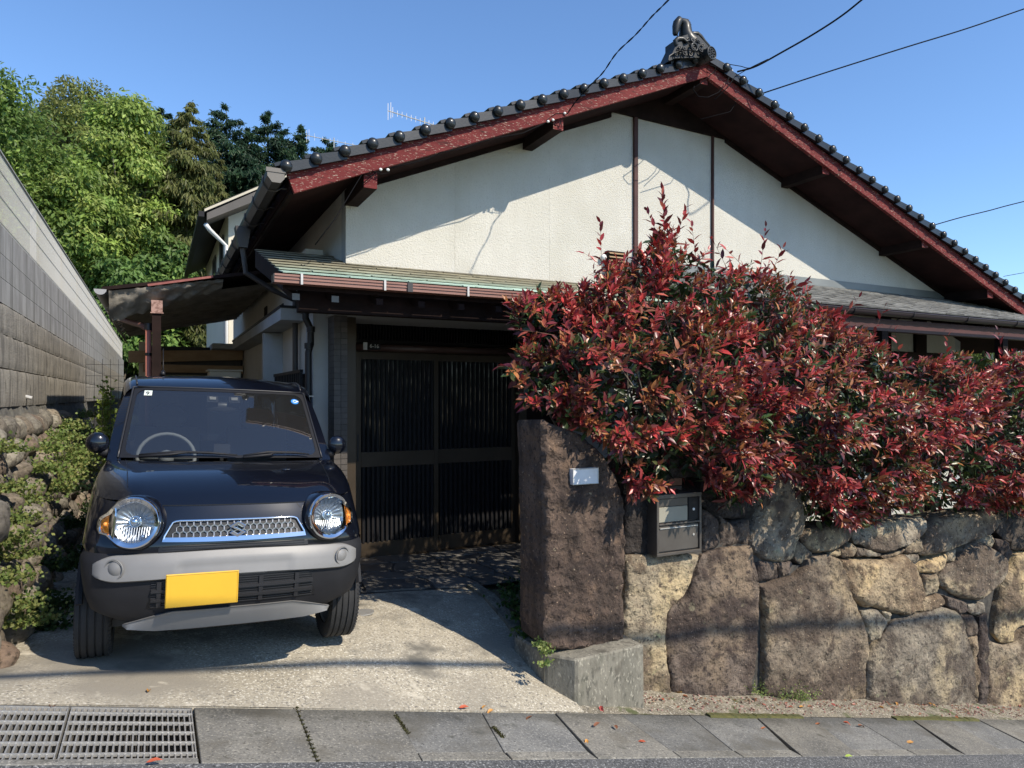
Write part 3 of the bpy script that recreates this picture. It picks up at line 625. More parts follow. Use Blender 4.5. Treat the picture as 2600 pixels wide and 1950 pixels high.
# gable edge trims under the soffit
m = MB()
for a, b in ((x0w+.02, xl), (xr, 11.2)): m.prism([(a, YG-.03, rz(a)-.117), (a, YG-.03, rz(a)-.165), (b, YG-.03, rz(b)-.165), (b, YG-.03, rz(b)-.117)], (0, .028, 0))
build('eaves_trim', m, mt['dark_wood'], house)
# louvred wooden vent
a = P(1540, 640, YG-.02); b = P(1580, 690, YG-.02)
m = MB().box(a.x-.01, b.x+.01, YG-.06, YG-.002, b.z-.01, a.z+.01); fr = build('vent', m, mt['dark_wood'], house)
for k in range(5): z = b.z+(a.z-b.z)*(k+.5)/5; m = MB().hexa([(a.x, YG-.085, z-.008), (b.x, YG-.085, z-.008), (b.x, YG-.055, z+.008), (a.x, YG-.055, z+.008), (a.x, YG-.085, z), (b.x, YG-.085, z), (b.x, YG-.055, z+.016), (a.x, YG-.055, z+.016)]); build('louvre', m, mt['wood_tan'], fr)
a = P(1528, 655, YG); build('vent_cap', MB().sphere((a.x, YG-.03, a.z), .035), mt['white'], house, smooth=True)

# pent roof over the entrance, left part: greenish shingles
EY, EZ, SL = 5.2, 2.377, .295; XM = 4.35; xp0 = .80
def zp(y): return EZ+SL*(y-EY)
build('pent_roof_deck', MB().prism([(xp0+.03, EY+.03, zp(EY+.03)-.03), (XM, EY+.03, zp(EY+.03)-.03), (XM, 6.77, zp(6.77)-.03), (xp0+.03, 6.77, zp(6.77)-.03)], (0, 0, .02)), mt['dark_wood'], house)
course = .185; ny_ = 9; shl = {}
for j in range(ny_):
    y0 = EY+course*j; y1 = min(y0+course+.03, 6.80)
    if y0 > 6.76: break
    x = xp0+(-.0); off = (.22 if j % 2 else 0)+random.uniform(-.03, .03); xe = XM
    xs_ = [xp0]+[xp0+off+.455*k for k in range(1, 12) if xp0+off+.455*k < xe-.05]+[xe]
    if j % 2: xs_.insert(1, xp0+off)
    xs_ = sorted(set(xs_))
    for k in range(len(xs_)-1):
        a, b = xs_[k]+.005, xs_[k+1]-.005
        if b-a < .03: continue
        if y0 >= YG-.05 and a > x0w: continue
        if y0 >= YG-.05: b = min(b, x0w)
        if b-a < .03: continue
        g = random.uniform(.85, 1.1); base_ = [(.40, .54, .46), (.33, .39, .31), (.29, .29, .21), (.27, .25, .175), (.25, .225, .155), (.22, .2, .15)][min(j, 5)]
        y1 += .02; m = MB().hexa([(a, y0-.008, zp(y0)+.008), (b, y0-.008, zp(y0)+.008), (b, y1, zp(y1)-.008), (a, y1, zp(y1)-.008), (a, y0-.008, zp(y0)+.015), (b, y0-.008, zp(y0)+.015), (b, y1, zp(y1)-.002), (a, y1, zp(y1)-.002)])
        build('shingle', m, mt['shingle'], house, color=tuple(c_*g for c_ in base_))
# verge board at the left end, underside beams
build('verge_board', MB().prism([(xp0+.005, EY, zp(EY)-.005), (xp0+.005, 6.77, zp(6.77)-.005), (xp0+.005, 6.77, zp(6.77)-.16), (xp0+.005, EY, zp(EY)-.12)], (.03, 0, 0)), mt['dark_wood'], house)
build('fascia', MB().box(xp0+.03, XM, EY+.0, EY+.025, zp(EY)-.11, zp(EY)-.032), mt['dark_wood'], house)
for u in (748, 847, 959, 1065, 1165, 1259, 1350, 1440, 1530):
    x = P(u, 730, 5.24).x; m = MB().prism([(x-.028, 5.19, zp(5.2)-.135), (x-.028, 5.19, zp(5.2)-.185), (x-.028, 5.9, zp(5.9)-.185), (x-.028, 5.9, zp(5.9)-.135)], (.056, 0, 0)); build('rafter', m, mt['tan_end'] if 'tan_end' in mt else mt['dark_wood'], house)
    build('rafter_end', MB().box(x-.026, x+.026, 5.184, 5.189, zp(5.2)-.183, zp(5.2)-.137), mt['dark_wood'] if u > 900 else M('grey_wood_end', (.16, .15, .13)), house)
build('ceiling', MB().box(1.2, XM+.2, 5.42, 7.0, 2.30, 2.33), mt['dark_wood'], house)
build('eaves_beam', MB().box(.95, XM+.3, 5.40, 5.50, 2.14, 2.30), mt['dark_wood'], house)
# copper coloured box gutter with straps
ga = P(695, 694, 5.12); gz = ga.z-.006
m = MB()
for (y0, y1, z0, z1) in ((5.085, 5.092, gz-.058, gz), (5.180, 5.187, gz-.058, gz), (5.092, 5.180, gz-.058, gz-.050), (5.078, 5.085, gz-.012, gz+.002), (5.078, 5.0849, gz-.034, gz-.028)): m.box(ga.x, XM+.25, y0, y1, z0, z1)
gc = build('rain_gutter', m, mt['gutter_copper'], house, label='copper coloured box gutter along the left pent roof')
build('end_cap', MB().box(ga.x-.006, ga.x-.0005, 5.08, 5.187, gz-.058, gz), mt['gutter_brown'], gc)
for u in (766, 977, 1188, 1371): x = P(u, 715, 5.08).x; build('gutter_strap', MB().box(x-.008, x+.008, 5.068, 5.077, gz-.066, gz+.012), mt['metal_grey'], gc)
x = P(1041, 735, 5.08).x; build('gutter_joint', MB().box(x-.02, x+.02, 5.070, 5.0775, gz-.064, gz+.006), mt['gutter_brown'], gc)

# pent roof right part: fine grey shingles, flashing, half round gutter
zR0 = P(2044, 766, EY).z; zR1 = P(1950, 714, YG-.02).z; sRr = (zR1-zR0)/(YG-.02-EY)
def zq(y): return zR0+sRr*(y-EY)
build('pent_roof_deck', MB().prism([(XM+.002, EY+.03, zq(EY+.03)-.04), (12.6, EY+.03, zq(EY+.03)-.04), (12.6, YG+.0, zq(YG)-.04), (XM+.002, YG+.0, zq(YG)-.04)], (0, 0, .03)), mt['dark_wood'], house)
nc = 10; cw = (YG-.02-EY)/nc; a_ = math.atan(sRr)
sm = []
for k in range(4):
    L_ = .36; seg = 6; m = MB(); rows = []
    fr_ = [.003*math.sin(k*2+i*1.9) for i in range(seg+1)]
    lo2 = [(-L_/2+L_*i/seg, -.004+fr_[i], -.004) for i in range(seg+1)]; hi2 = [(-L_/2+L_*i/seg, -.004+fr_[i], .014+fr_[i]) for i in range(seg+1)]; bk = [(-L_/2+L_*i/seg, cw*1.1, .003) for i in range(seg+1)]
    m.grid([lo2, hi2, bk]); me = m.mesh('shingle'); me.materials.append(mt['shingle_grey']); sm.append(me)
for j in range(nc):
    y = EY+cw*j; x = XM+.18+(.18 if j % 2 else 0)-.18
    while x < 12.5:
        if x > XM: 
            t = random.uniform(.115, .2); inst('shingle', random.choice(sm), house, (x+.0, y, zq(y)+random.uniform(-.001, .002)), (a_, 0, 0), color=(t, t*.98, t*.93))
        x += .364
fz = P(1950, 694, YG).z
build('flashing', MB().prism([(XM+.02, YG-.012, zq(YG)+.0), (11.3, YG-.012, zq(YG)+.0), (11.3, YG-.012, fz), (XM+.02, YG-.012, fz)], (0, .01, 0)), M('grey_flashing', (.16, .17, .165), (.2, .21, .2), 2, .45), house)
g0 = P(2044, 774, 5.14); gzr = g0.z-.0
m = MB()
prof = [(5.14+.055*math.cos(t), gzr+.055*math.sin(t)-.0) for t in [math.pi*(1+k/10) for k in range(11)]]; prof2 = [(5.14+.048*math.cos(t), gzr+.048*math.sin(t)) for t in [math.pi*(2-k/10) for k in range(11)]]
pr = prof+prof2; m.grid([[(XM+.26, y, z) for y, z in pr], [(12.7, y, z) for y, z in pr]], True); m.tube([(XM+.26, 5.085, gzr), (12.7, 5.085, gzr)], .007, 6)
gr_ = build('rain_gutter', m, M('dark_plum_gutter', (.045, .032, .034), None, rough=.35), house, smooth=40, label='dark half round gutter along the grey pent roof')
for u in (2010, 2168, 2318, 2455, 2580): 
    x = P(u, 795, 5.1).x; m = MB(); m.tube([(x, 5.14+.062*math.cos(t), gzr+.062*math.sin(t)) for t in [math.pi*(.95+k*.11) for k in range(10)]]+[(x, 5.3, gzr-.06)], .006, 6); build('gutter_bracket', m, mt['gutter_brown'], gr_)
build('eaves_beam', MB().box(XM+.35, 12.6, 5.34, 5.44, gzr-.19, gzr-.05), M('dark_red_beam', (.055, .016, .016), (.08, .025, .024), 3, .6), house)
for u in (2542,): x = P(u, 900, 5.39).x; build('veranda_post', MB().box(x-.055, x+.055, 5.335, 5.445, -.2, gzr-.19), mt['dark_wood'], house)
for x in (7.6, 5.6): build('veranda_post', MB().box(x-.055, x+.055, 5.335, 5.445, -.2, gzr-.19), mt['dark_wood'], house)
# right ground floor wall: stucco panels between dark posts
xq = P(2425, 870, 6.9).x
build('wall', MB().box(4.45, xq, 6.9, 7.05, -.3, 2.9), mt['stucco'], house)
for u0, u1 in ((2325, 2352), (2230, 2262)): a = P(u0, 870, 6.86); b = P(u1, 870, 6.86); build('post', MB().box(a.x, b.x, 6.85, 6.899, -.3, 2.9), mt['dark_wood'], house)
z_ = P(2300, 893, 6.85).z; build('sill_band', MB().box(4.5, xq-.01, 6.83, 6.849, .4, z_), mt['dark_wood'], house)
build('wall', MB().box(4.3, 4.44, 5.9, 7.2, -.3, 2.5), mt['stucco_low'], house)
build('window', MB().box(5.2, 8.6, 6.84, 6.895, .2, z_+.0), mt['glass_dark'], house)
build('wall', MB().box(xq, xq+.14, 6.9, BK, -.3, 3.0), mt['stucco_low'], house)
build('wall', MB().box(1.6, xq, 13.8, BK-.05, -.3, 3.4), mt['stucco_low'], house)

# entrance: lintel, brick tiled pillar, stucco corner, left wall
def rX(u, Y): r = ray(u, 900); return r[0]/r[1]*Y
YB = 6.30; bx0, bx1 = rX(848, YB), rX(882.5, YB); yb1 = bx0/ (ray(833, 900)[0]/ray(833, 900)[1])
tl0 = P(850, 800, YB).z
build('pillar', MB().box(bx0+.006, bx1-.006, YB+.006, 7.0, -.35, tl0), mt['mortar'], house)
tw = (bx1-bx0)/2; rows_ = int((tl0+.25)/.0515)
m = MB().box(-tw/2+.0022, tw/2-.0022, 0, .006, .0022, .0493); t1 = m.mesh('tile'); t1.materials.append(mt['brick_tile'])
ts = (yb1-YB)/2; m = MB().box(0, .006, -ts/2+.0022, ts/2-.0022, .0022, .0493); t2 = m.mesh('tile'); t2.materials.append(mt['brick_tile'])
for j in range(rows_):
    z = tl0-.0515*(j+1)
    for i in range(2):
        g = random.uniform(.07, .10); inst('tile', t1, house, (bx0+tw*(i+.5), YB, z), color=(g, g*.88, g*.78))
        g = random.uniform(.07, .10); inst('tile', t2, house, (bx0, YB+ts*(i+.5), z), color=(g, g*.88, g*.78))
XL = rX(795, yb1)
build('corner_wall', MB().box(XL, bx0+.004, yb1, yb1+.35, -.35, 2.75), mt['stucco_low'], house)
build('side_wall', MB().box(XL, XL+.16, yb1+.351, BK, -.3, 2.92), mt['stucco'], house)
la = P(831, 775, 6.12); build('lintel', MB().box(bx0-.02, XM+.2, 6.12, 6.95, tl0+.001, 2.30), mt['stucco_low'], house)
m = MB().box(bx1+.0, bx1+.1, 6.4, 7.0, -.3, tl0); build('jamb', m, mt['bronze'], house)
# door set
YD = 7.0; dx0 = rX(903, YD); dx1 = rX(1107, YD); dx2 = rX(1312, YD)
dz1 = P(905, 893, YD).z; dz0 = P(905, 1419, YD).z
doorw = build('door_frame', MB().box(dx0-.09, dx0-.001, YD-.05, YD+.12, dz0-.03, 2.30).box(dx2+.001, dx2+.1, YD-.05, YD+.12, dz0-.03, 2.30).box(dx0, dx2, YD-.05, YD+.12, dz0-.035, dz0-.002).box(dx0, dx2, YD-.05, YD+.12, dz1+.002, dz1+.03), mt['bronze'], house)
def door(x0, x1, y):
    fw = .05; zr0 = P(905, 1187, YD).z; zr1 = P(905, 1149, YD).z; zb1 = dz0+.155
    m = MB()
    for (a, b, c_, d_) in ((x0, x0+fw, dz0, dz1), (x1-fw, x1, dz0, dz1), (x0+fw, x1-fw, dz1-.075, dz1), (x0+fw, x1-fw, dz0, zb1), (x0+fw, x1-fw, zr0, zr1)): m.box(a, b, y, y+.035, c_, d_)
    dr = build('sliding_door', m, mt['bronze'], house, bevel=.002)
    build('pane', MB().box(x0+fw, x1-fw, y+.020, y+.026, zb1, dz1-.075), mt['glass_dark'], dr)
    n = 16; step = (x1-x0-2*fw)/n
    for (za, zc) in ((zb1, zr0), (zr1, dz1-.075)):
        me = MB().box(-.011, .011, -.012, .012, 0, zc-za).mesh('slat'); me.materials.append(mt['slat'])
        for k in range(n): inst('slat', me, dr, (x0+fw+step*(k+.5), y+.006, za))
    return dr
d1 = door(dx0, dx1+.02, YD-.02); d2 = door(dx1-.01, dx2, YD+.03)
build('handle', MB().box(dx0+.006, dx0+.024, YD-.032, YD-.0205, .85, 1.12), mt['black'], d1)
zt0 = P(905, 891, YD-.06).z; zt1 = P(905, 872, YD-.06).z
m = MB().tube([(dx0-.08, YD-.085, (zt0+zt1)/2), (dx2+.08, YD-.085, (zt0+zt1)/2)], (zt1-zt0)/2, 14); hd = build('header_rail', m, M('plum_header', (.08, .045, .04), (.1, .06, .05), 2, .3), house, smooth=True)
# transom lattice
tz0 = P(905, 862, YD).z
build('transom_pane', MB().box(dx0, dx2, YD+.0, YD+.02, tz0, 2.29), mt['glass_dark'], house)
me = MB().box(-.006, .006, -.01, .01, 0, 2.29-tz0).mesh('transom_bar'); me.materials.append(mt['slat'])
n = 56
for k in range(n): inst('transom_bar', me, house, (dx0+(dx2-dx0)*(k+.5)/n, YD-.02, tz0))
build('transom_rail', MB().box(dx0-.08, dx2+.08, YD-.04, YD+.03, tz0-.035, tz0-.001), mt['slat'], house)
build('wall', MB().box(dx2+.11, 4.44, YD-.02, YD+.1, -.3, 2.32), mt['dark_wood'], house)
build('wall', MB().box(dx0-.4, 4.44, YD+.121, YD+.2, -.3, 2.6), mt['black'], house)
# house number
hp = P(923, 888, YD-.13); hq = P(931, 869, YD-.13); zc = (hp.z+hq.z)/2
hn = build('number_sign', MB().box(rX(922, YD-.13), rX(932, YD-.13), YD-.137, YD-.125, hp.z, hq.z), mt['plate_white'], house)
x1_ = rX(934, YD-.13); x2_ = rX(966, YD-.13)
build('number_panel', MB().box(x1_, x2_, YD-.134, YD-.125, hp.z+.004, hq.z-.004), mt['slat'], hn)
def text(name, body, loc, size, mat, parent, rot=(R(90), 0, 0), extr=.001, align='CENTER'):
    cu = bpy.data.curves.new(name, 'FONT'); cu.body = body; cu.size = size; cu.extrude = extr; cu.align_x = align; cu.align_y = 'CENTER'; cu.resolution_u = 3
    o = bpy.data.objects.new(name, cu); COL.objects.link(o); dg = bpy.context.evaluated_depsgraph_get(); me = bpy.data.meshes.new_from_object(o.evaluated_get(dg)); bpy.data.objects.remove(o)
    o = bpy.data.objects.new(name, me); COL.objects.link(o); me.materials.clear(); me.materials.append(mat)
    if parent: o.parent = parent
    o.location = Vector(loc)-offset(parent); o.rotation_euler = rot; return o
text('number', '6-16', ((x1_+x2_)/2, YD-.1365, zc), .052, mt['white'], hn)

# left eaves gutter running back
e0 = P(678, 427, 5.5)
m = MB(); gy1 = 13.2; gx0_ = e0.x; gw = .125
gz1 = e0.z-.005
m.prism([(gx0_, 5.5, gz1), (gx0_+gw, 5.5, gz1-.0), (gx0_+gw, 5.5, gz1-.06), (gx0_+gw-.03, 5.5, gz1-.095), (gx0_+.035, 5.5, gz1-.095), (gx0_, 5.5, gz1-.05)], (0, gy1-5.5, 0))
lg = build('rain_gutter', m, mt['gutter_brown'], house, label='dark brown box gutter under the left eaves of the main roof', fixn=True)
m = MB(); m.box(gx0_-.008, gx0_+gw+.008, 5.484, 5.51, gz1-.02, gz1+.012); m.prism([(gx0_, 5.489, gz1-.02), (gx0_+gw, 5.489, gz1-.02), (gx0_+gw, 5.489, gz1-.06), (gx0_+gw-.03, 5.489, gz1-.095), (gx0_+.035, 5.489, gz1-.095), (gx0_, 5.489, gz1-.05)], (0, .01, 0)); build('end_cap', m, M('grey_brown_cap', (.14, .125, .105), None, rough=.5), lg)
y = 5.7
while y < 13: 
    m = MB(); m.tube([(gx0_-.006, y, gz1+.005), (gx0_-.006, y, gz1-.055), (gx0_+.033, y, gz1-.102), (gx0_+gw-.03, y, gz1-.102), (gx0_+gw+.01, y, gz1-.075), (gx0_+gw+.05, y, gz1-.075)], .006, 6); build('gutter_bracket', m, mt['gutter_brown'], lg); y += .62
for yy in (6.9, 9.6): build('gutter_joint', MB().box(gx0_-.007, gx0_-.0005, yy, yy+.05, gz1-.055, gz1+.0), mt['black'], lg)
h0 = PXx(612, 595, gx0_-.02); build('rain_hopper', MB().prism([(h0.x-.05, h0.y, h0.z+.08), (h0.x+.09, h0.y, h0.z+.08), (h0.x+.06, h0.y, h0.z-.12), (h0.x-.02, h0.y, h0.z-.12)], (0, .14, 0)).tube([(h0.x+.02, h0.y+.07, h0.z-.1), (h0.x+.05, h0.y+.07, h0.z-.35), (h0.x+.3, h0.y+.07, h0.z-.5), (XL-.05, h0.y+.07, h0.z-.6), (XL-.05, h0.y+.07, .2)], .027, 10), mt['gutter_brown'], lg, fixn=True)
build('eaves_fascia', MB().box(A.x+.03, A.x+.06, YR+.05, BK, rz(A.x)-.14, rz(A.x)-.01), mt['dark_wood'], house)

# left wall features: canopies, fin wall, window lattices, downpipe
yf = XL/(ray(718, 900)[0]/ray(718, 900)[1]); xf = rX(669, yf)
build('fin_wall', MB().box(xf, XL-.001, yf, yf+.12, -.2, P(690, 846, yf).z), mt['stucco_low'], house)
yc0 = XL/(ray(776, 900)[0]/ray(776, 900)[1]); xc = rX(713, yc0); zc0 = P(713, 798, yc0).z; zc1 = P(776, 782, yc0).z
cn = build('canopy', MB().box(xc, XL-.001, yc0, 11.6, zc0-.05, zc1-.01), mt['stucco_low'], house); build('canopy_edge', MB().box(xc-.01, XL-.002, yc0-.01, 11.6, zc1-.009, zc1+.015), mt['black'], cn)
me = None
for (ya, yb, za, zb_) in ((6.62, yf-.02, .2, 1.72), (yf+.7, yf+2.4, .3, 1.66)):
    wv = build('window', MB().box(XL-.012, XL-.002, ya, yb, za, zb_), mt['glass_dark'], house); me = MB().box(-.015, .015, -.012, .012, 0, zb_-za).mesh('lattice_bar'); me.materials.append(mt['slat'])
    y = ya+.03
    while y < yb: inst('lattice_bar', me, wv, (XL-.09, y, za)); y += .10
    build('lattice_rail', MB().box(XL-.105, XL-.075, ya, yb, za-.03, za-.001), mt['slat'], wv); build('lattice_rail', MB().box(XL-.105, XL-.075, ya, yb, zb_+.001, zb_+.03), mt['slat'], wv)
for u, v0, v1 in ((674, 779, 816), (714, 773, 791)):
    a = PXx(u, v0, XL-.01); b = PXx(u, v1, XL-.01); build('window', MB().box(XL-.012, XL-.001, a.y-.12, a.y+.12, b.z, a.z), mt['glass_dark'], house)
build('canopy', MB().box(XL-.5, XL-.001, 11.8, 13.6, 2.25, 2.33), mt['stucco_low'], house)
a = P(783, 745, yb1-.09); dpx = a.x
m = MB(); m.tube([(dpx-.03, 5.9, 2.36), (dpx-.03, yb1-.12, 2.3), (dpx-.03, yb1-.12, 2.2), (dpx+.02, yb1-.09, 2.11), (dpx+.02, yb1-.09, 1.97), (dpx-.0, yb1-.09, 1.9), (dpx-.0, yb1-.09, -.1)], .03, 12)
for z in (2.24, 2.08, 1.93): m.tube([(dpx+(-.03 if z > 2.2 else .02 if z > 2 else 0), yb1-.1, z), (dpx+(-.03 if z > 2.2 else .02 if z > 2 else 0), yb1-.1, z+.05)], .037, 12)
build('downpipe', m, mt['black'], house, smooth=50, label='black downpipe at the corner of the side wall')
m = MB(); m.box(dpx-.04, dpx+.04, yb1-.13, yb1-.05, 1.5, 1.508); build('pipe_clip', m, mt['metal_grey'], house)
# ------------------------------------------------------------------ the parked car (local frame: x right, y back, z up, origin under the front axle)
car = empty('parked_car', (.345, 4.42, .05), 'black boxy kei car with round headlights, silver bumper trim and yellow number plate', 'car', rot=(R(-.5), R(2.2), R(-.3)))
LOCAL.add(car.name)
cm = {}
cm['paint'] = M('black_car_paint', (.003, .004, .008), None, rough=.3, coat=1, spec=.15, crough=.012)
cm['clad'] = M('black_plastic_cladding', (.012, .012, .014), (.017, .017, .019), 6, .6, .0004, 400, spec=.3)
cm['silver'] = M('satin_silver_plastic', (.185, .18, .172), (.21, .205, .196), 3, .5, metal=.1)
cm['chrome'] = M('chrome', (.8, .81, .82), None, rough=.07, metal=1)
cm['dark'] = M('dark_grille_plastic', (.006, .006, .007), None, rough=.5)
cm['mid'] = M('grille_slat', (.022, .022, .024), None, rough=.4)
cm['hex'] = M('grille_honeycomb', (.26, .26, .26), None, rough=.3, metal=.8)
cm['refl'] = M('lamp_reflector', (.42, .44, .46), None, rough=.3, metal=.85)
cm['amber'] = M('amber_lens', (.75, .22, .02), (.9, .34, .05), 30, .12, coat=1)
cm['yellow'] = M('yellow_plate', (.66, .385, .028), (.70, .41, .03), 6, .4)
cm['rubber'] = M('tyre_rubber', (.016, .016, .017), (.024, .024, .024), 20, .8, .0008, 120)
cm['seat'] = M('seat_cloth', (.14, .15, .16), None, rough=.9); cm['dash'] = M('dashboard', (.16, .17, .18), None, rough=.7)
cm['blue'] = M('blue_sticker', (.02, .19, .55), None, rough=.5); cm['stk'] = M('white_sticker', (.6, .66, .6), None, rough=.6)
def glassmat(name, tint, ior, rough=.02, dust=0):
    m = bpy.data.materials.new(name); m.use_nodes = True; N = m.node_tree.nodes; L = m.node_tree.links; N.remove(N['Principled BSDF'])
    t = N.new('ShaderNodeBsdfTransparent'); t.inputs[0].default_value = (*tint, 1); g = N.new('ShaderNodeBsdfGlossy'); g.inputs['Roughness'].default_value = rough
    d_ = N.new('ShaderNodeBsdfDiffuse'); d_.inputs[0].default_value = (.55, .57, .58, 1); y_ = N.new('ShaderNodeMixShader'); y_.inputs[0].default_value = dust; L.new(t.outputs[0], y_.inputs[1]); L.new(d_.outputs[0], y_.inputs[2])
    f = N.new('ShaderNodeFresnel'); f.inputs[0].default_value = ior; x = N.new('ShaderNodeMixShader'); L.new(f.outputs[0], x.inputs[0]); L.new(y_.outputs[0], x.inputs[1]); L.new(g.outputs[0], x.inputs[2])
    L.new(x.outputs[0], N['Material Output'].inputs[0]); return m
cm['glass'] = glassmat('windscreen_glass', (.78, .82, .82), 2.2, .012, .022); cm['tint'] = glassmat('side_glass', (.1, .11, .12), 1.6); cm['lens'] = glassmat('lamp_lens', (.93, .95, .96), 1.5)

TB = [(.26, .58, -.50, -.33), (.30, .62, -.53, -.33), (.36, .65, -.575, -.33), (.45, .683, -.605, -.33), (.55, .70, -.615, -.33), (.62, .706, -.605, -.31), (.66, .706, -.59, -.28), (.74, .702, -.575, -.2), (.82, .698, -.55, -.1), (.885, .693, -.525, -.02), (.93, .69, -.49, .03), (1.0, .66, -.4, .1)]
def tb(z, k):
    z = max(TB[0][0], min(TB[-1][0], z))
    for a, b in zip(TB, TB[1:]):
        if z <= b[0]: t = (z-a[0])/(b[0]-a[0]); return a[k]*(1-t)+b[k]*t
NEX = 2.7
def fr(th, z, off=0):
    W, F, yc = tb(z, 1), tb(z, 2), tb(z, 3); s = math.sin(th); c = math.cos(th)
    return (math.copysign((W+off)*abs(s)**(2/NEX), s), yc-(yc-F+off)*max(0, c)**(2/NEX), z)
def shy(x, z, off=0):
    W, F, yc = tb(z, 1)+.001, tb(z, 2), tb(z, 3); q = min(1, abs(x)/W)**NEX
    return yc-(yc-F)*(1-q)**(1/NEX)-off
NT = 48; TH = [-math.pi/2+math.pi*i/NT for i in range(NT+1)]
def zb_f(th): x = abs(fr(th, .35)[0]); return .285+.10*max(0, (x-.42)/.28)**1.5
m = MB(); m.grid([[fr(t, zb_f(t)+(.66-zb_f(t))*k/12, -.012 if k == 12 else (-.03 if k == 0 else 0)) for t in TH] for k in range(13)]); build('front_bumper', m, cm['clad'], car, smooth=50)
m = MB(); m.grid([[fr(t, .655+(.886+.035*math.sin(t)**4-.655)*k/8, -.0 if k else -.012) for t in TH] for k in range(9)]); build('front_panel', m, cm['paint'], car, smooth=50)
def hood(th, t, off=0):
    e = Vector(fr(th, .886+.035*math.sin(th)**4)); e.y += .0
    s = math.sin(th); sx = math.copysign(abs(s)**.78, s)
    c = Vector((.64*sx, .12+.13*abs(sx)**2, 1.062))
    p = e.lerp(c, t); cz = math.cos(th)**.5 if math.cos(th) > 1e-6 else 0
    p.z += (.052*cz+.012)*math.sin(math.pi*t**.75)**.9+off
    # lamp pods push the wings up a little, valleys inside
    g = math.exp(-((abs(p.x)-.50)/.09)**2)*math.exp(-((t-.12)/.25)**2)*.018; p.z += g
    return p
m = MB(); m.grid([[hood(t, k/16) for t in TH] for k in range(17)]); build('bonnet', m, cm['paint'], car, smooth=60)
# shut lines
m = MB()
for s in (-1, 1):
    pts = []
    for k in range(13):
        t = .12+.88*k/12
        for th in [q*.01 for q in range(40, 157)]:
            pp = hood(s*th, t)
            if abs(pp.x) >= .505+.04*t: pts.append(pp+Vector((0, 0, .0005))); break
    m.tube(pts, .0028, 4)
m.tube([(x, shy(x, .886)-.001, .886) for x in frange(-.40, .40, 20)], .0032, 4)
build('shut_line', m, cm['dark'], car)
# sides
def sideW(z): return tb(min(z, .93), 1) if z <= .93 else tb(.93, 1)-(z-.93)/.13*.05
for s in (-1, 1):
    ys = frange(0, 1, 30); rows = []
    for z in (.655, .70, .74, .82, .885, .93, .97, 1.01, 1.062):
        y0 = tb(min(z, .93), 3)+(max(0, z-.93)/.13)*.22; rows.append([(s*(sideW(z)-.02*((q-.5)*2)**6), y0+(2.72-y0)*q, z) for q in ys])
    m = MB().grid(rows if s > 0 else rows[::-1]); build('side_panel', m, cm['paint'], car, smooth=60)
    def zbs(y):
        for c in (0, 2.425):
            if abs(y-c) < .34: return .28+math.sqrt(.34**2-(y-c)**2)
        return .27
    yy = sorted(set([-.33+.0]+frange(-.33, .34, 16)+[.345, .6, 1.2, 1.8, 2.08]+frange(2.09, 2.76, 14)))
    rows = [[(s*(tb(max(.3, zbs(y)+(.66-zbs(y))*k/4), 1)+(.0)), y, zbs(y)+(.66-zbs(y))*k/4) for y in yy] for k in range(5)]
    m = MB().grid(rows if s > 0 else rows[::-1]); m.tube([(s*.705, .0+.345*math.cos(a), .28+.345*math.sin(a)) for a in frange(.15, math.pi-.3, 14)], .018, 6); build('sill_cladding', m, cm['clad'], car, smooth=50)
m = MB(); m.grid([[(x*sideW(z), 2.72+.06*(1-abs(x)**4), z) for x in frange(-1, 1, 12)] for z in frange(.27, 1.062, 6)]); build('tailgate', m, cm['paint'], car, smooth=50)
m = MB().box(-.66, .66, -.2, 2.7, .22, .26); m.box(-.5, .5, -.34, .1, .3, .8); build('underbody', m, cm['dark'], car)
m = MB().box(-.5, .5, -.30, .6, .78, .86); build('engine_tray', m, cm['dark'], car)

# cabin
def ws(a, b): # a -1..1 across, b 0..1 up
    x = a*(.582*(1-b)+.532*b); y0 = .285*(1-b)+.755*b; bow = .10*(1-b)+.05*b; zz = 1.072*(1-b)+1.497*b
    return Vector((x, y0-bow*(1-a*a), zz+.004*(1-a*a)))
m = MB(); m.grid([[ws(a, b) for a in frange(-1, 1, 16)] for b in frange(0, 1, 8)]); build('windscreen', m, cm['glass'], car, smooth=True)
m = MB(); nrm = Vector((0, -.66, .75))*.002
fd = lambda a, b: ws(a, b)+nrm
m.grid([[fd(a, b) for a in frange(-1, 1, 16)] for b in (0, .035)]); m.grid([[fd(a, b) for a in frange(-1, 1, 16)] for b in (.965, 1)])
for s in (-1, 1): m.grid([[fd(s, b) for b in frange(.035, .965, 6)], [fd(s*.965, b) for b in frange(.035, .965, 6)]])
for s in (-1, 1):
    for (bc, sb_) in ((.035, 1), (.965, -1)):
        ca_, cb_ = .965-.10, bc+sb_*.11
        arc = [(s*(ca_+.10*math.cos(t)), cb_-sb_*.11*math.sin(t)) for t in frange(0, math.pi/2, 8)]
        m.grid([[fd(a, b)+nrm*.5 for a, b in arc], [fd(s*.967, bc-sb_*.002)+nrm*.5]*9])
build('windscreen_border', m, cm['dark'], car, smooth=True)
m = MB()
for s in (-1, 1): m.tube([ws(s, b)+Vector((s*.008, 0, .003)) for b in frange(0, 1, 8)]+[ws(s*.97, 1.012)], .006, 6)
m.tube([ws(a, 1.008)+Vector((0, -.002, .004)) for a in frange(-.97, .97, 14)], .005, 6)
build('windscreen_moulding', m, cm['mid'], car, smooth=True)
def roofsec(y, zc, ze, sc):
    o = []
    for x in (0, .15, .3, .42, .50, .545): o.append((x*sc, y, zc-(zc-ze)*(x/.545)**2))
    for a in (20, 40, 60, 80, 92): t = R(a); o.append(((.545+.08*math.sin(t))*sc, y, ze-.075*(1-math.cos(t))))
    return [(-x, y_, z) for x, y_, z in o[:0:-1]]+o
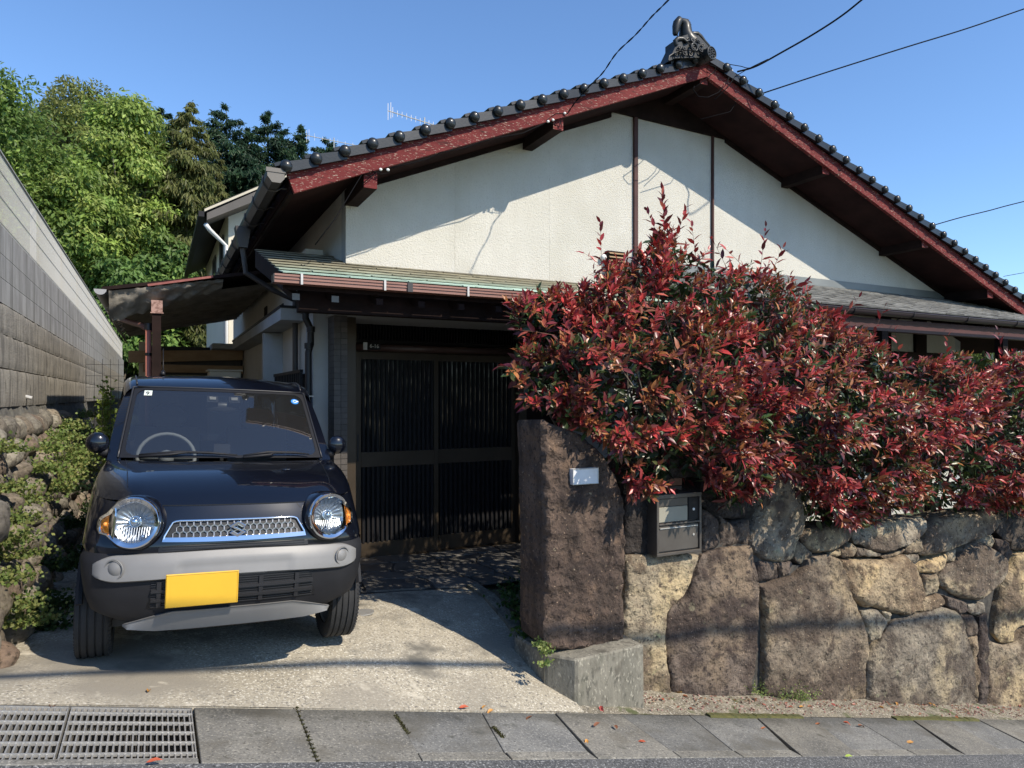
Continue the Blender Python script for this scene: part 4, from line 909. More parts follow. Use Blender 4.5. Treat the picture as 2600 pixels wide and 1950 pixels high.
m = MB(); RS = [(.742, 1.501, 1.499, .945), (.78, 1.522, 1.518, .95), (.85, 1.552, 1.545, .96), (.95, 1.582, 1.565, .97), (1.1, 1.606, 1.58, .985), (1.4, 1.622, 1.588, 1), (2.0, 1.622, 1.588, 1), (2.5, 1.60, 1.57, 1), (2.72, 1.56, 1.54, .99), (2.78, 1.49, 1.48, .97)]
m.grid([roofsec(*r_) for r_ in RS]); build('roof', m, cm['paint'], car, smooth=60)
for s in (-1, 1): build('roof_moulding', MB().tube([(s*.548*sc, y, ze+.004) for y, zc, ze, sc in RS[1:-1]], .006, 6), cm['mid'], car, smooth=True)
for s in (-1, 1):
    m = MB(); lo3 = [Vector((s*.575, .27, 1.055)), Vector((s*.645, .27, 1.055)), Vector((s*.652, .42, 1.055)), Vector((s*.59, .36, 1.055))]; hi3 = [Vector((s*.505, .755, 1.503)), Vector((s*.585, .80, 1.475)), Vector((s*.595, .95, 1.49)), Vector((s*.54, .86, 1.53))]
    m.grid([[lo3[i].lerp(hi3[i], t)+Vector((s*.012*math.sin(math.pi*t), 0, 0)) for i in range(4)] for t in frange(0, 1, 6)], True); build('pillar', m, cm['paint'], car, smooth=40, fixn=True)
    m = MB(); m.grid([[(s*.652, .40, 1.062), (s*.652, 1.4, 1.062), (s*.652, 2.62, 1.062)], [(s*.606, .93, 1.5), (s*.61, 1.4, 1.52), (s*.61, 2.6, 1.5)]]); build('side_window', m, cm['tint'], car)
    build('belt_trim', MB().tube([(s*.652, .38, 1.064), (s*.655, 1.4, 1.066), (s*.64, 2.66, 1.064)], .009, 6), cm['dark'], car)
m = MB().grid([[(x*.62, 2.72, 1.06), (x*.6, 2.77, 1.5)] for x in frange(-1, 1, 4)]); build('rear_window', m, cm['tint'], car)
m = MB(); m.grid([[(x, .13+.22*(x/.62)**2, 1.045) for x in frange(-.62, .62, 8)], [(x, .40, 1.03) for x in frange(-.62, .62, 8)], [(x, .72, 1.0) for x in frange(-.62, .62, 8)], [(x, .74, .7) for x in frange(-.62, .62, 8)]]); build('dashboard', m, cm['dash'], car, smooth=50)
m = MB().box(-.6, .6, .75, 2.6, .45, .5); build('cabin_floor', m, cm['dark'], car)
for sx in (-.32, .32):
    m = MB(); m.obox((sx, 1.45, .92), (.22, 0, 0), (0, .06, .0), (0, .08, .30)); m.sphere((sx, 1.50, 1.30), .13, 1, .5, .75); m.box(sx-.23, sx+.23, .95, 1.4, .6, .72); build('front_seat', m, cm['seat'], car, bevel=.03)
m = MB(); cw_ = Vector((-.33, .70, 1.045)); m.torus(cw_, .17, .013, (1, 0, 0), Vector((0, .45, .89)), 28, 6); m.sphere(cw_, .05, n=10, m=6)
for a in (0, 180, 270): t = R(a); m.tube([cw_, cw_+Vector((math.cos(t), .45*math.sin(t), .89*math.sin(t)))*.17], .012, 6)
build('steering_wheel', m, cm['dash'], car, smooth=True)
def onws(a, b, off=.004): return ws(a, b)+Vector((0, -.66, .75))*off
def wsq(a0, a1, b0, b1, off=.004): return [onws(a0, b0, off), onws(a1, b0, off), onws(a1, b1, off), onws(a0, b1, off)]
st = build('inspection_sticker', MB().add(wsq(-.885, -.80, .875, .95), [(0, 1, 2, 3)]), cm['stk'], car, label='small white square sticker with a 9 in the top corner of the windscreen')
wsr = (math.atan2(.425, .47), 0, 0)
t_ = text('number', '9', (0, 0, 0), .046, cm['dark'], st, rot=wsr, extr=.0002); t_.location = onws(-.846, .903, .0065)
c_ = onws(.865, .855, .004); up_ = (ws(.865, .95)-ws(.865, .75)).normalized(); rt_ = (ws(.9, .85)-ws(.8, .85)).normalized()
bs = build('round_sticker', MB().disc(c_, .027, rt_, up_), cm['blue'], car, label='round blue and white sticker at the right of the windscreen')
m = MB(); c2 = c_+Vector((0, -.66, .75))*.002; m.torus(c2, .012, .003, rt_, up_, 16, 4); m.box(c2.x+.008, c2.x+.024, c2.y-.001, c2.y+.001, c2.z-.004, c2.z+.004); build('mark', m, mt['white'], bs)
for a0 in (-.165, .085):
    m = MB(); m.obox(ws(a0+.04, .875)+Vector((0, .03, -.03)), (.034, 0, 0), (0, .02, .02), (0, -.02, .02)); build('camera_sensor', m, cm['clad'], car); m = MB(); m.obox(ws(a0+.04, .875)+Vector((0, .002, -.008)), (.02, 0, 0), (0, .008, .009), (0, -.004, .004)); build('sensor_eye', m, cm['silver'], car)
m = MB().sphere(ws(0, .8)+Vector((0, .08, -.03)), .11, 1, .2, .32); build('rear_view_mirror', m, cm['mid'], car, smooth=True)
m = MB(); m.tube([(.30*k, .62, 1.03) for k in (0,)]+[(0, .62, 1.12)], .012, 6); m.box(-.05, .05, .60, .62, 1.08, 1.14); build('dash_device', m, cm['mid'], car)

# wipers
for (x0, x1) in ((-.50, .055), (.07, .50)):
    m = MB(); y_ = lambda x: .285-.10*(1-(x/.58)**2)
    za = 1.082
    p = lambda x, dz, dy=0: Vector((x, y_(x)-.03+dy+dz*1.0, za+dz))
    m.tube([p(x0+.02, .000), p(x0+.18, .015), p((x0+x1)/2, .028)], [.010, .009, .006], 6); m.tube([p(x0+.02, .012), p((x0+x1)/2-.05, .030), p((x0+x1)/2+.12, .026), p(x1, .014)], [.005, .009, .008, .004], 6)
    build('wiper', m, cm['clad'], car, smooth=True)
build('cowl_panel', MB().grid([[(x, .11+.15*(abs(x)/.62)**2, 1.058) for x in frange(-.62, .62, 12)], [(x, .25+.08*(abs(x)/.62)**2, 1.052) for x in frange(-.62, .62, 12)]]), cm['clad'], car)

# headlights
for s in (-1, 1):
    n_ = Vector((s*.26, -.96, .14)).normalized(); r_ = Vector((0, 0, 1)).cross(n_).normalized()*(-s)*-1
    r_ = Vector((s, .3, 0)); r_ = (r_-n_*r_.dot(n_)).normalized(); u_ = Vector((0, 0, 1)); u_ = (u_-n_*u_.dot(n_)).normalized()
    cL = Vector((s*.474, -.548, .812))
    def lp(a, b, d=0):     # a outward, b up, d proud
        bend = max(0, a-.085); return cL+r_*a+u_*b+n_*(d-1.05*bend)
    hl = build('headlight', (lambda m: m.grid([[lp(rr_*math.cos(t), rr_*math.sin(t), d) for t in [2*math.pi*k/56 for k in range(56)]] for rr_, d in ((.140, -.14), (.136, -.02), (.128, -.002), (.120, .004), (.112, .002))], True))(MB()), cm['paint'], car, smooth=60)
    def outline(R0, tip, th_, n=40):
        R0 *= .97
        o = []
        for k in range(n+1):
            t = R(50)+(R(360-55)-R(50))*k/n; o.append((R0*math.cos(t), R0*math.sin(t)))
        for q in ((.35, 1), (.75, 1)): pass
        a0 = o[-1]; o += [(a0[0]*.5+tip*.5, a0[1]*.42-.02), (tip*.92, -.045-th_*.1), (tip, -.03), (tip, .004), (tip*.92, .02+th_*.1), (o[0][0]*.5+tip*.5, o[0][1]*.45+.005)]
        return o
    oo = outline(.128, .198, .1); oi_ = outline(.100, .172, .02)
    m = MB(); m.grid([[lp(a, b, -.03) for a, b in oo], [lp(a, b, .012) for a, b in oo], [lp(a*.95, b*.95, .020) for a, b in oo], [lp(a, b, .008) for a, b in oi_], [lp(a*.97, b*.97, -.02) for a, b in oi_]], True)
    build('bezel', m, cm['chrome'], hl, smooth=45)
    m = MB(); K = 60; rows = []
    for q in range(9):
        rr_ = .102*(1-q/8.5); rows.append([lp(rr_*math.cos(2*math.pi*k/K)*(1 if math.cos(2*math.pi*k/K) < 0 else .92), rr_*math.sin(2*math.pi*k/K), -.012-.040*(1-(rr_/.108)**2)+(.004 if k % 3 == 0 else 0)*(1 if q in (1, 2, 3, 4, 5) else 0)) for k in range(K)])
    m.grid(rows, True); build('reflector', m, cm['refl'], hl, smooth=30)
    m = MB()
    for q in range(-8, 9):
        xq = q*.0115
        if abs(xq) < .095: hh = math.sqrt(.1**2-xq**2)*.86; m.tube([lp(xq, -hh, -.014), lp(xq, -hh*.1-.014, -.030)], .0022, 4)
    build('flute', m, cm['refl'], hl)
    m = MB(); m.sphere(lp(0, .005, -.028), .021, n=12, m=8); m.torus(lp(0, .005, -.03), .026, .004, r_, u_, 20, 6); m.sphere(lp(-.02*s*0-.045, -.065, -.01), .010, n=8, m=6); build('bulb', m, cm['chrome'], hl, smooth=True)
    pl = [(.098, .05), (.13, .035), (.168, .012), (.174, -.012), (.166, -.038), (.13, -.055), (.098, -.062), (.110, -.01)]
    m = MB(); pc = (.135, -.01); m.add([lp(a, b, -.002) for a, b in pl]+[lp(pc[0], pc[1], .006)], [(i, (i+1) % 8, 8) for i in range(8)]); ab = build('indicator', m, cm['amber'], hl); m = MB().sphere(lp(.14, -.008, .008), .011, n=10, m=6); build('indicator_bulb', m, cm['amber'], hl, smooth=True)
    m = MB(); m.grid([[lp(rr_*math.cos(2*math.pi*k/40), rr_*math.sin(2*math.pi*k/40), .010+.018*(1-(rr_/.11)**2)) for k in range(40)] for rr_ in (.111, .09, .06, .03, .003)], True); build('lens', m, cm['lens'], hl, smooth=True)

# patches lying on the front shell
def patch(name, xa, xb, zlo, zhi, off, mat, nx=32, nz=6, edge=.012, parent=car, smooth=50, dip=None, slope=0):
    xs_ = frange(xa, xb, nx); rows = []
    ts = [0, 0]+frange(.06, .94, nz)+[1, 1]; offs = [-.01, off*.6]+[off*(1+slope*(.5-q/nz)) for q in range(nz+1)]+[off*.6, -.01]
    for t, o in zip(ts, offs):
        row = []
        for x in xs_:
            a, b = zlo(x), zhi(x); z = a+(b-a)*t; e = 1
            if xs_[0] == x or xs_[-1] == x: e = -.2
            dd = dip(x, t) if dip else 0
            row.append((x, shy(x, z, o*e+(dd if .05 < t < .95 else 0)), z))
        rows.append(row)
    return build(name, MB().grid(rows), mat, parent, smooth=smooth)
ends = lambda x, x1, w: (max(0, (abs(x)-(x1-w))/w))**2.2
sl_ = lambda x: .545-.022*(abs(x)/.62)**2+.05*ends(x, .66, .14); sh_ = lambda x: .668-.018*(abs(x)/.62)**2-.05*ends(x, .66, .14)
sb = patch('bumper_trim', -.645, .645, sl_, sh_, .018, cm['silver'], nx=60, slope=.5, dip=lambda x, t: (-.006 if abs(x) < .27 and t < .5 else 0))
for s in (-1, 1):
    x = s*.548; z = .592; y = shy(x, z, .018); ax_ = Vector((s*.55, -.83, 0)); rgt = Vector((.83, s*.55, 0)); m = MB(); c_ = Vector((x, y, z))
    m.torus(c_, .047, .0045, rgt, Vector((0, 0, 1)), 28, 6)
    rows = []
    for q in range(6): rr_ = .036*(1-q/5)+.0004; rows.append([c_+(rgt*math.cos(2*math.pi*k/24)+Vector((0, 0, 1))*math.sin(2*math.pi*k/24))*rr_+ax_*(.012*(1-(rr_/.036)**2)) for k in range(24)])
    m.grid(rows, True); build('fog_lamp_cover', m, cm['silver'], sb, smooth=60)
skl = lambda x: .266+.022*max(0, (abs(x)-.36)/.14); skh = lambda x: .374-.062*max(0, (abs(x)-.28)/.21)**1.3
patch('skid_trim', -.505, .505, lambda x: skl(x), skh, .026, cm['silver'], nx=50, slope=1.2)
patch('skid_insert', -.31, .31, lambda x: .262, lambda x: .30-.01*(abs(x)/.3)**2, .030, cm['clad'], nx=20)
tz = lambda x: .545-.02*(abs(x)/.4)**2
patch('lower_intake', -.405, .405, lambda x: .392+.0*x, lambda x: tz(x)-.004+(-.10*max(0, (abs(x)-.37)/.035)), .003, cm['dark'], nx=40)
for k in range(13):
    z = .402+.0115*k
    if k in (3, 7): continue
    build('intake_slat', MB().tube([(x, shy(x, z, .006), z) for x in frange(-.385, .385, 12)], .0022, 4), cm['mid'], car)
for z in (.437, .483): build('intake_bar', MB().grid([[(x, shy(x, z+dz, o), z+dz) for x in frange(-.385, .385, 14)] for dz, o in ((-.009, .002), (-.007, .02), (.007, .02), (.009, .002))]), cm['mid'], car, smooth=40)
for x in (-.35, .30, .12): build('intake_post', MB().grid([[(xx, shy(xx, z, o), z) for z in frange(.40, .53, 4)] for xx, o in ((x-.012, .003), (x-.01, .015), (x+.01, .015), (x+.012, .003))]), cm['mid'], car)
patch('upper_intake', -.36, .36, lambda x: .672-.01*(abs(x)/.36)**2, lambda x: .700-.008*(abs(x)/.36)**2, .004, cm['dark'], nx=24)
for z in (.680, .692): build('intake_slat', MB().tube([(x, shy(x, z, .006), z) for x in frange(-.34, .34, 12)], .0018, 4), cm['mid'], car)
# grille
gb, gt = .724, .812
gxw = lambda z: .335-(z-gb)/(gt-gb)*.047
m = MB(); OFF = .016
pts = []
def gp(x, z, o=OFF): return Vector((x, shy(x, z, o), z))
build('grille_back', MB().grid([[gp(a*gxw(z), z, .003) for a in frange(-1, 1, 24)] for z in (gb+.008, gt-.004)]), cm['dark'], car)
band = []
for (off_, zlo_, zhi_) in ((.006, gb-.014, gb+.006), (.020, gb-.012, gb+.004), (.018, gb+.012, gb+.012)): pass
m.grid([[gp(a*.345, gb-.016+.006*abs(a)**2, .0) for a in frange(-1, 1, 24)], [gp(a*.345, gb-.012+.006*abs(a)**2, .022) for a in frange(-1, 1, 24)], [gp(a*.335, gb+.010+.004*abs(a)**2, .018) for a in frange(-1, 1, 24)], [gp(a*.33, gb+.014, .004) for a in frange(-1, 1, 24)]])
m.tube([gp(.342, gb-.006, .014), gp(.335, gb+.02, .014), gp(.300, gt-.006, .012), gp(.285, gt, .012)]+[gp(a*.28, gt+.002, .012) for a in frange(.95, -.95, 16)]+[gp(-.285, gt, .012), gp(-.300, gt-.006, .012), gp(-.335, gb+.02, .014), gp(-.342, gb-.006, .014)], .0065, 8)
build('grille_frame', m, cm['chrome'], car, smooth=50)
m = MB(); hr = .0182; dxh = hr*1.732; 
for j in range(3):
    for i in range(-10, 11):
        cx = i*dxh+(dxh/2 if j % 2 else 0); cz = gb+.022+j*hr*1.5
        if abs(cx) > gxw(cz)-.016: continue
        for k in range(6):
            a0, a1 = R(30+60*k), R(90+60*k); m.beam(gp(cx+hr*.93*math.cos(a0), cz+hr*.93*math.sin(a0), .009), gp(cx+hr*.93*math.cos(a1), cz+hr*.93*math.sin(a1), .009), .004, .0026, up=(0, -1, 0))
build('honeycomb_grille', m, cm['hex'], car)
S = [(0, 1), (-1, .36), (.38, -.33), (0, -.52), (-.55, -.18), (-.98, -.42), (0, -1), (1, -.36), (-.38, .33), (0, .52), (.55, .18), (.98, .42)]
m = MB().prism([(a*.042, shy(0, .768, .030), .768+b*.042) for a, b in S][::-1], (0, .014, 0)); build('badge', m, cm['chrome'], car, bevel=.0025, label='chrome angular S emblem in the middle of the grille')
# number plate
xp = -.157; yp = shy(0, .49, .034)
pl = build('number_plate', MB().box(xp-.165, xp+.165, yp-.004, yp, .408, .570), cm['yellow'], car, bevel=.003, label='blank yellow number plate left of the bumper centre')
m = MB(); rim = [(xp+a*.161, yp-.005, .489+b*.077) for a, b in ((-1, -1), (1, -1), (1, 1), (-1, 1), (-1, -1))]; m.tube(rim, .002, 4); build('rim', m, cm['yellow'], pl)
build('plate_bracket', MB().box(xp-.12, xp+.12, yp+.0005, yp+.05, .43, .55), cm['dark'], car)
# mirrors
for s in (-1, 1):
    m = MB(); m.sphere((s*.70, .345, 1.155), .062, .98, .62, 1.0, 18, 12); mi = build('door_mirror', m, cm['paint'], car, smooth=True)
    build('mirror_arm', MB().tube([(s*.68, .36, 1.11), (s*.64, .38, 1.085)], [.03, .028], 8), cm['clad'], mi, smooth=True)
    build('mirror_glass', MB().sphere((s*.70, .375, 1.155), .055, .95, .2, .95, 14, 8), cm['refl'], mi, smooth=True)
# wheels
for (sx, yy, dz) in ((-.645, 0, .022), (.645, 0, -.012), (-.645, 2.425, .02), (.645, 2.425, -.01)):
    R0 = .29; prof = [(-.076, .20), (-.084, .235), (-.084, .262), (-.078, .280)]
    for g in (-.055, -.022, .013, .048): prof += [(g-.022+.0, R0-.0025 if abs(g) > .03 else R0), (g-.005, R0-.001), (g-.004, R0-.009), (g+.004, R0-.009), (g+.005, R0-.001)]
    prof += [(.070, R0-.004), (.080, .276), (.084, .262), (.084, .235), (.076, .20)]
    K = 72
    def lathe(prof, K, cx, cy, cz, jit=0): return [[(cx+a, cy+r*math.sin(2*math.pi*k/K), cz+(r-(jit if k % 2 and r > .285 else 0))*math.cos(2*math.pi*k/K)) for k in range(K)] for a, r in prof]
    m = MB(); cz = .29+dz; m.grid(lathe(prof, K, sx, yy, cz), True)
    for k in range(72):      # shoulder sipes
        t = 2*math.pi*k/72
        for e in (-1, 1): a = Vector((sx+e*.068, yy+(R0-.003)*math.sin(t), cz+(R0-.003)*math.cos(t))); b = Vector((sx+e*.082, yy+.274*math.sin(t), cz+.274*math.cos(t))); m.beam(a, b, .009, .006, up=(0, math.sin(t), math.cos(t)))
    wh = build('wheel', m, cm['rubber'], car, smooth=35)
    m = MB(); m.grid(lathe([(-.07, .20), (-.06, .19), (.0, .185), (.0, .02)], 32, sx, yy, cz), True); m.grid(lathe([(.07, .20), (.06, .19), (.03, .10), (.04, .01)], 32, sx, yy, cz), True); build('rim', m, cm['silver'], wh, smooth=40)
m = MB(); m.tube([(-.37, 1.15, 1.60), (-.37, 1.17, 1.63)], [.018, .012], 8); m.tube([(-.37, 1.17, 1.63), (-.375, 1.30, 1.80)], .003, 6); build('aerial', m, cm['dark'], car, smooth=True)
# ------------------------------------------------------------------ retaining wall on the left
XW = -1.07
lw = empty('retaining_wall', (-1.2, 8, 0), 'high retaining wall on the left: boulders below, rough courses and smooth grey blocks above', 'wall')
def wz(v): return PXx(0, v, XW).z
Z = dict(ft=wz(371), fb=wz(568), j1=wz(640), j2=wz(702), sm=wz(766), r1=wz(846), r2=wz(934), r3=wz(1035))
YN, YF = 4.25, 29.0
build('concrete_core', MB().box(XW-.35, XW-.10, YN+.03, YF, -.4, Z['fb']-.02).box(-9, XW-.1, YN+.05, YN+.3, -.4, Z['fb']-.02), mt['mortar'], lw)
for (za, zb_) in ((Z['sm'], Z['j2']), (Z['j2'], Z['j1']), (Z['j1'], Z['fb'])):
    m = MB().box(XW-.1, XW, -.5998, .5998, za+.002, zb_-.002); me = m.mesh('block'); me.materials.append(mt['block'])
    y = YN+.6
    while y < YF: t = random.uniform(.34, .36); inst('block', me, lw, (0, y, 0), color=(t, t*.985, t*.94)); y += 1.2
k = 0
for (za, zb_, dx) in ((Z['r1'], Z['sm'], .008), (Z['r2'], Z['r1'], .016), (Z['r3'], Z['r2'], .024)):
    for var in range(3):
        m = MB(); NYb = 30; rows = []
        for zi in range(9):
            zt_ = zi/8; row = []
            for yi in range(NYb+1):
                y = -.6+1.2*yi/NYb; n1 = noise.fractal(Vector((y*5+var*9, zt_*3, za*7)), 1, 2, 5); e = min(zt_, 1-zt_)
                row.append((XW+dx+.0035*n1-(.006 if zi in (0, 8) else 0), y, za+.004+(zb_-za-.010)*zt_+(.008*n1 if zi == 8 else 0)))
            rows.append(row)
        rows = [[(XW-.08, p[1], p[2]) for p in rows[0]]]+rows+[[(XW-.08, p[1], p[2]) for p in rows[-1]]]
        m.grid([r_[::-1] for r_ in rows]); me = m.mesh('rough_block', smooth=60); me.materials.append(mt['rough_block'])
        y = YN+.6+1.2*var
        while y < YF: t = random.uniform(.27, .32); inst('rough_block', me, lw, (0, y, 0), color=(t, t*.95, t*.86)); y += 3.6
# rubble band + boulders
m = MB(); rows = []
for zi in range(8):
    t = zi/7; rows.append([(-.74-(XW-.0+.74)*-t*1.0+.03*noise.fractal(Vector((y*3, t*4, 2)), 1, 2, 4), y, -.1+(Z['r3']+.14)*t) for y in frange(YN, 14, 90)])
m.grid([r_[::-1] for r_ in rows]); build('mortar_face', m, M('grey_rubble_mortar', (.10, .095, .085), (.19, .18, .15), 8, .95, .02, 20), lw, smooth=True)
bms = []
for k in range(7):
    m = MB(); rows = []; nn, mm = 20, 12
    for i in range(mm+1):
        t = math.pi*i/mm
        row = []
        for j in range(nn):
            a = 2*math.pi*j/nn; d = Vector((math.sin(t)*math.cos(a), math.sin(t)*math.sin(a), -math.cos(t))); r_ = 1+.16*noise.fractal(d*1.3+Vector((k*7, 0, 0)), 1, 2, 4)
            q = d*r_; row.append((q.x, q.y, q.z))
        rows.append(row)
    m.grid(rows, True); me = m.mesh('boulder', smooth=True); me.materials.append(mt['boulder']); bms.append(me)
bt = [(.24, .21, .17), (.19, .165, .135), (.15, .135, .115), (.27, .255, .22), (.19, .15, .12), (.17, .16, .14)]
z = .02; row = 0
while z < Z['r3']-.12:
    y = YN+.05+.13*(row % 2); hgt = random.uniform(.13, .16)
    while y < 10.5:
        L_ = random.uniform(.13, .30); t = z/Z['r3']; x = -.76-(-.74-XW)*t+random.uniform(-.03, .03)
        inst('boulder', random.choice(bms), lw, (x, y+L_*.5, z+random.uniform(-.02, .02)), (random.uniform(-.4, .4), random.uniform(-.3, .3), random.uniform(-.5, .5)), (random.uniform(.08, .15), L_*.60, hgt*random.uniform(.6, .78)), random.choice(bt)); y += L_*1.12
    z += hgt*1.02; row += 1
# front return of the wall out of frame, big boulders at the corner
for k in range(40):
    inst('boulder', random.choice(bms), lw, (-.8-.3*(k % 10)-.1*random.random(), YN-.02, .28+.3*(k//10)+.065*(k % 10)), (random.random(), random.random(), random.random()), (.18, .14, .17), random.choice(bt))
inst('boulder', bms[2], lw, (-.74, 4.40, .16), (0, 0, .4), (.10, .14, .085), (.20, .145, .11)); inst('boulder', bms[3], lw, (-.80, 4.52, .42), (0, .3, .4), (.11, .14, .12), (.2, .175, .135))
# fence on top
fn = empty('mesh_fence', (XW-.05, 12, Z['fb']), 'pale close wire mesh fence along the top of the left retaining wall', 'fence')
m = MB(); y = YN+.1
while y < YF: m.box(XW-.030, XW-.0265, y, y+.0045, Z['fb']+.02, Z['ft']); y += .038
z = Z['fb']+.05
while z < Z['ft']: m.box(XW-.027, XW-.024, YN+.1, YF, z, z+.003); z += .2
build('wire_panel', m, mt['wire_white'], fn, kind='stuff')
m = MB(); m.box(XW-.04, XW-.018, YN+.1, YF, Z['ft'], Z['ft']+.012); build('top_rail', m, mt['wire_white'], fn)
m = MB(); m.box(XW-.045, XW-.012, YN+.1, YF, Z['fb']+.008, Z['fb']+.02); build('bottom_rail', m, mt['wire_white'], fn)
y = YN+.4
while y < YF: build('post', MB().box(XW-.085, XW-.04, y, y+.05, Z['fb']-.02, Z['ft']+.01), mt['wire_white'], fn); y += 2
# dark wire net fence panel beside the car
m = MB(); y0, y1 = 9.2, 9.2
for k in range(6): x = -.66+.075*k; m.tube([(x, 8.6, .3), (x, 8.6, 1.9)], .0025, 4)
for k in range(13): m.tube([(-.66, 8.6, .4+.12*k), (-.28, 8.6, .4+.12*k)], .0025, 4)
wn = empty('wire_panel', (-.47, 8.6, .2), 'thin dark wire net panel standing between the retaining wall and the car', 'wire panel'); build('wire_net', m, mt['cable'], wn)
build('drain_pipe_end', MB().tube([(XW+.02, 7.6, 1.50), (XW+.07, 7.6, 1.485)], .018, 10), mt['metal_grey'], lw)

# ------------------------------------------------------------------ lean-to roof behind the car
LY = 8.0
lt = empty('lean_to', (0, LY, 0), 'lean-to roof with torn cloth lining on a dark post behind the car', 'lean-to')
fl = P(258, 737, LY); frr = P(583, 703, LY); BY = 12.4; ux = Vector((frr.x-fl.x, 0, frr.z-fl.z)).normalized()
XR = 1.26; zrt = lambda x: fl.z+(x-fl.x)*ux.z/ux.x
build('roof_sheet', MB().prism([(fl.x, LY, zrt(fl.x)), (XR, LY, zrt(XR)), (XR, LY, zrt(XR)+.035), (fl.x, LY, zrt(fl.x)+.035)], (0, BY-LY, 0)), mt['dark_wood'], lt)
a = P(375, 724, LY-.02); b = P(541, 704, LY-.02); build('edge_flashing', MB().beam((a.x, LY-.015, a.z+.0), (b.x, LY-.015, b.z+.006), .02, .022), M('red_flashing', (.2, .05, .04), (.3, .1, .08), 9, .6), lt)
# cloth hanging under the front edge
m = MB(); rows = []
for j in range(15):
    t = j/14; row = []
    for i in range(61):
        s_ = i/60; x = fl.x+.06+(frr.x-.12-fl.x)*s_; sag = (.20*(1-s_)**1.2+.09)*t; zt_ = zrt(x)-.015
        row.append((x, LY+.0-.03*math.sin(t*3)+.03*noise.fractal(Vector((x*9, t*3, 1)), 1, 2, 4)+t*.25, zt_-sag+.012*math.sin(x*30+t*8)*t+.012*noise.noise((x*20, t*6, 0))))
    rows.append(row)
m.grid(rows); build('cloth', m, mt['cloth'], lt, smooth=True)
m = MB(); rows = []
for j in range(61):
    y = LY+.25+(BY-.5-LY)*j/60; row = []
    for i in range(25):
        x = fl.x+.10+(XR-.2-fl.x)*i/24; row.append((x, y, zrt(x)-.09-.05*(1-i/24)+.018*math.sin(y*17+math.sin(x*5)*1.2)+.01*noise.noise((x*8, y*8, 0))))
    rows.append(row)
m.grid(rows); build('cloth_lining', m, mt['cloth'], lt, smooth=True)
# torn shreds along the left side
m = MB()
for k in range(26):
    y = LY+.15+.15*k; x = fl.x+.05; z = zrt(x)-.06
    m.tube([(x+.16, y, z-.02), (x+.05+random.uniform(-.02, .04), y+.02, z-.03), (x-.02+random.uniform(-.01, .02), y+.05, z-.08-random.random()*.05), (x+.04, y+.06, z-.14-random.random()*.1)], [.012, .012, .009, .004], 5)
build('cloth_shreds', m, mt['cloth'], lt, smooth=True)
# left gutter, elbow, orange downpipe
gzz = fl.z+.005; m = MB(); pr = [(fl.x-.01+.055*math.cos(t), gzz+.055*math.sin(t)) for t in [math.pi*(1+k/8) for k in range(9)]]; m.grid([[(x, LY-.05, z) for x, z in pr], [(x, BY, z) for x, z in pr]]); m.disc((fl.x-.01, LY-.05, gzz-.0), .054, (1, 0, 0), (0, 0, -1), (0, .01, 0), 16) if False else None
m.add([(x, LY-.05, z) for x, z in pr], [tuple(range(9))]); build('rain_gutter', m, M('light_grey_gutter', (.3, .3, .3), None, rough=.5), lt, smooth=40)
yk = 10.0; a = PXx(283, 808, fl.x); yk = a.y; pxx = P(377, 900, LY+.12); m = MB(); m.tube([(fl.x, yk, gzz-.05), (fl.x+.01, yk-.2, a.z-.0), (pxx.x-.06, LY+.25, P(364, 826, LY+.2).z), (pxx.x, LY+.14, P(364, 832, LY+.2).z-.03)], .028, 10); build('elbow_pipe', m, M('brown_pipe', (.15, .07, .055), None, rough=.5), lt, smooth=True)
m = MB(); zt_ = P(377, 826, LY+.12).z; m.tube([(pxx.x, LY+.12, zt_), (pxx.x, LY+.12, 0)], .03, 12); dpn = build('downpipe', m, M('orange_brown_pipe', (.36, .12, .085), (.42, .16, .11), 3, .5), lt, smooth=True, label='faded orange downpipe beside the lean-to post')
build('pipe_collar', MB().tube([(pxx.x, LY+.12, zt_+.02), (pxx.x, LY+.12, zt_-.05)], .038, 12), mt['black'], dpn); build('pipe_collar', MB().tube([(pxx.x, LY+.12, 1.92), (pxx.x, LY+.12, 1.95)], .033, 12), mt['black'], dpn)
pa_ = P(386, 900, LY); pb_ = P(409, 900, LY); build('post', MB().box(pa_.x, pb_.x, LY, LY+.1, -.05, P(397, 792, LY).z), mt['dark_wood'], lt)
ca, cb = P(384, 792, LY-.01), P(413, 763, LY-.01); build('post_cap', MB().box(ca.x, cb.x, LY-.01, LY+.14, ca.z, cb.z), mt['rust'], lt); build('cap_lip', MB().box(ca.x-.008, cb.x+.008, LY-.02, LY+.15, ca.z-.012, ca.z-.001), mt['rust'], lt)
build('cross_beam', MB().prism([(fl.x+.1, BY-.2, 2.02), (XR, BY-.2, 2.10), (XR, BY-.2, 2.26), (fl.x+.1, BY-.2, 2.2)], (0, .1, 0)), mt['wood_tan'], lt)
build('cross_beam', MB().box(fl.x+.3, XR, BY-.22, BY-.1, 1.88, 2.0), mt['wood_tan'], lt)
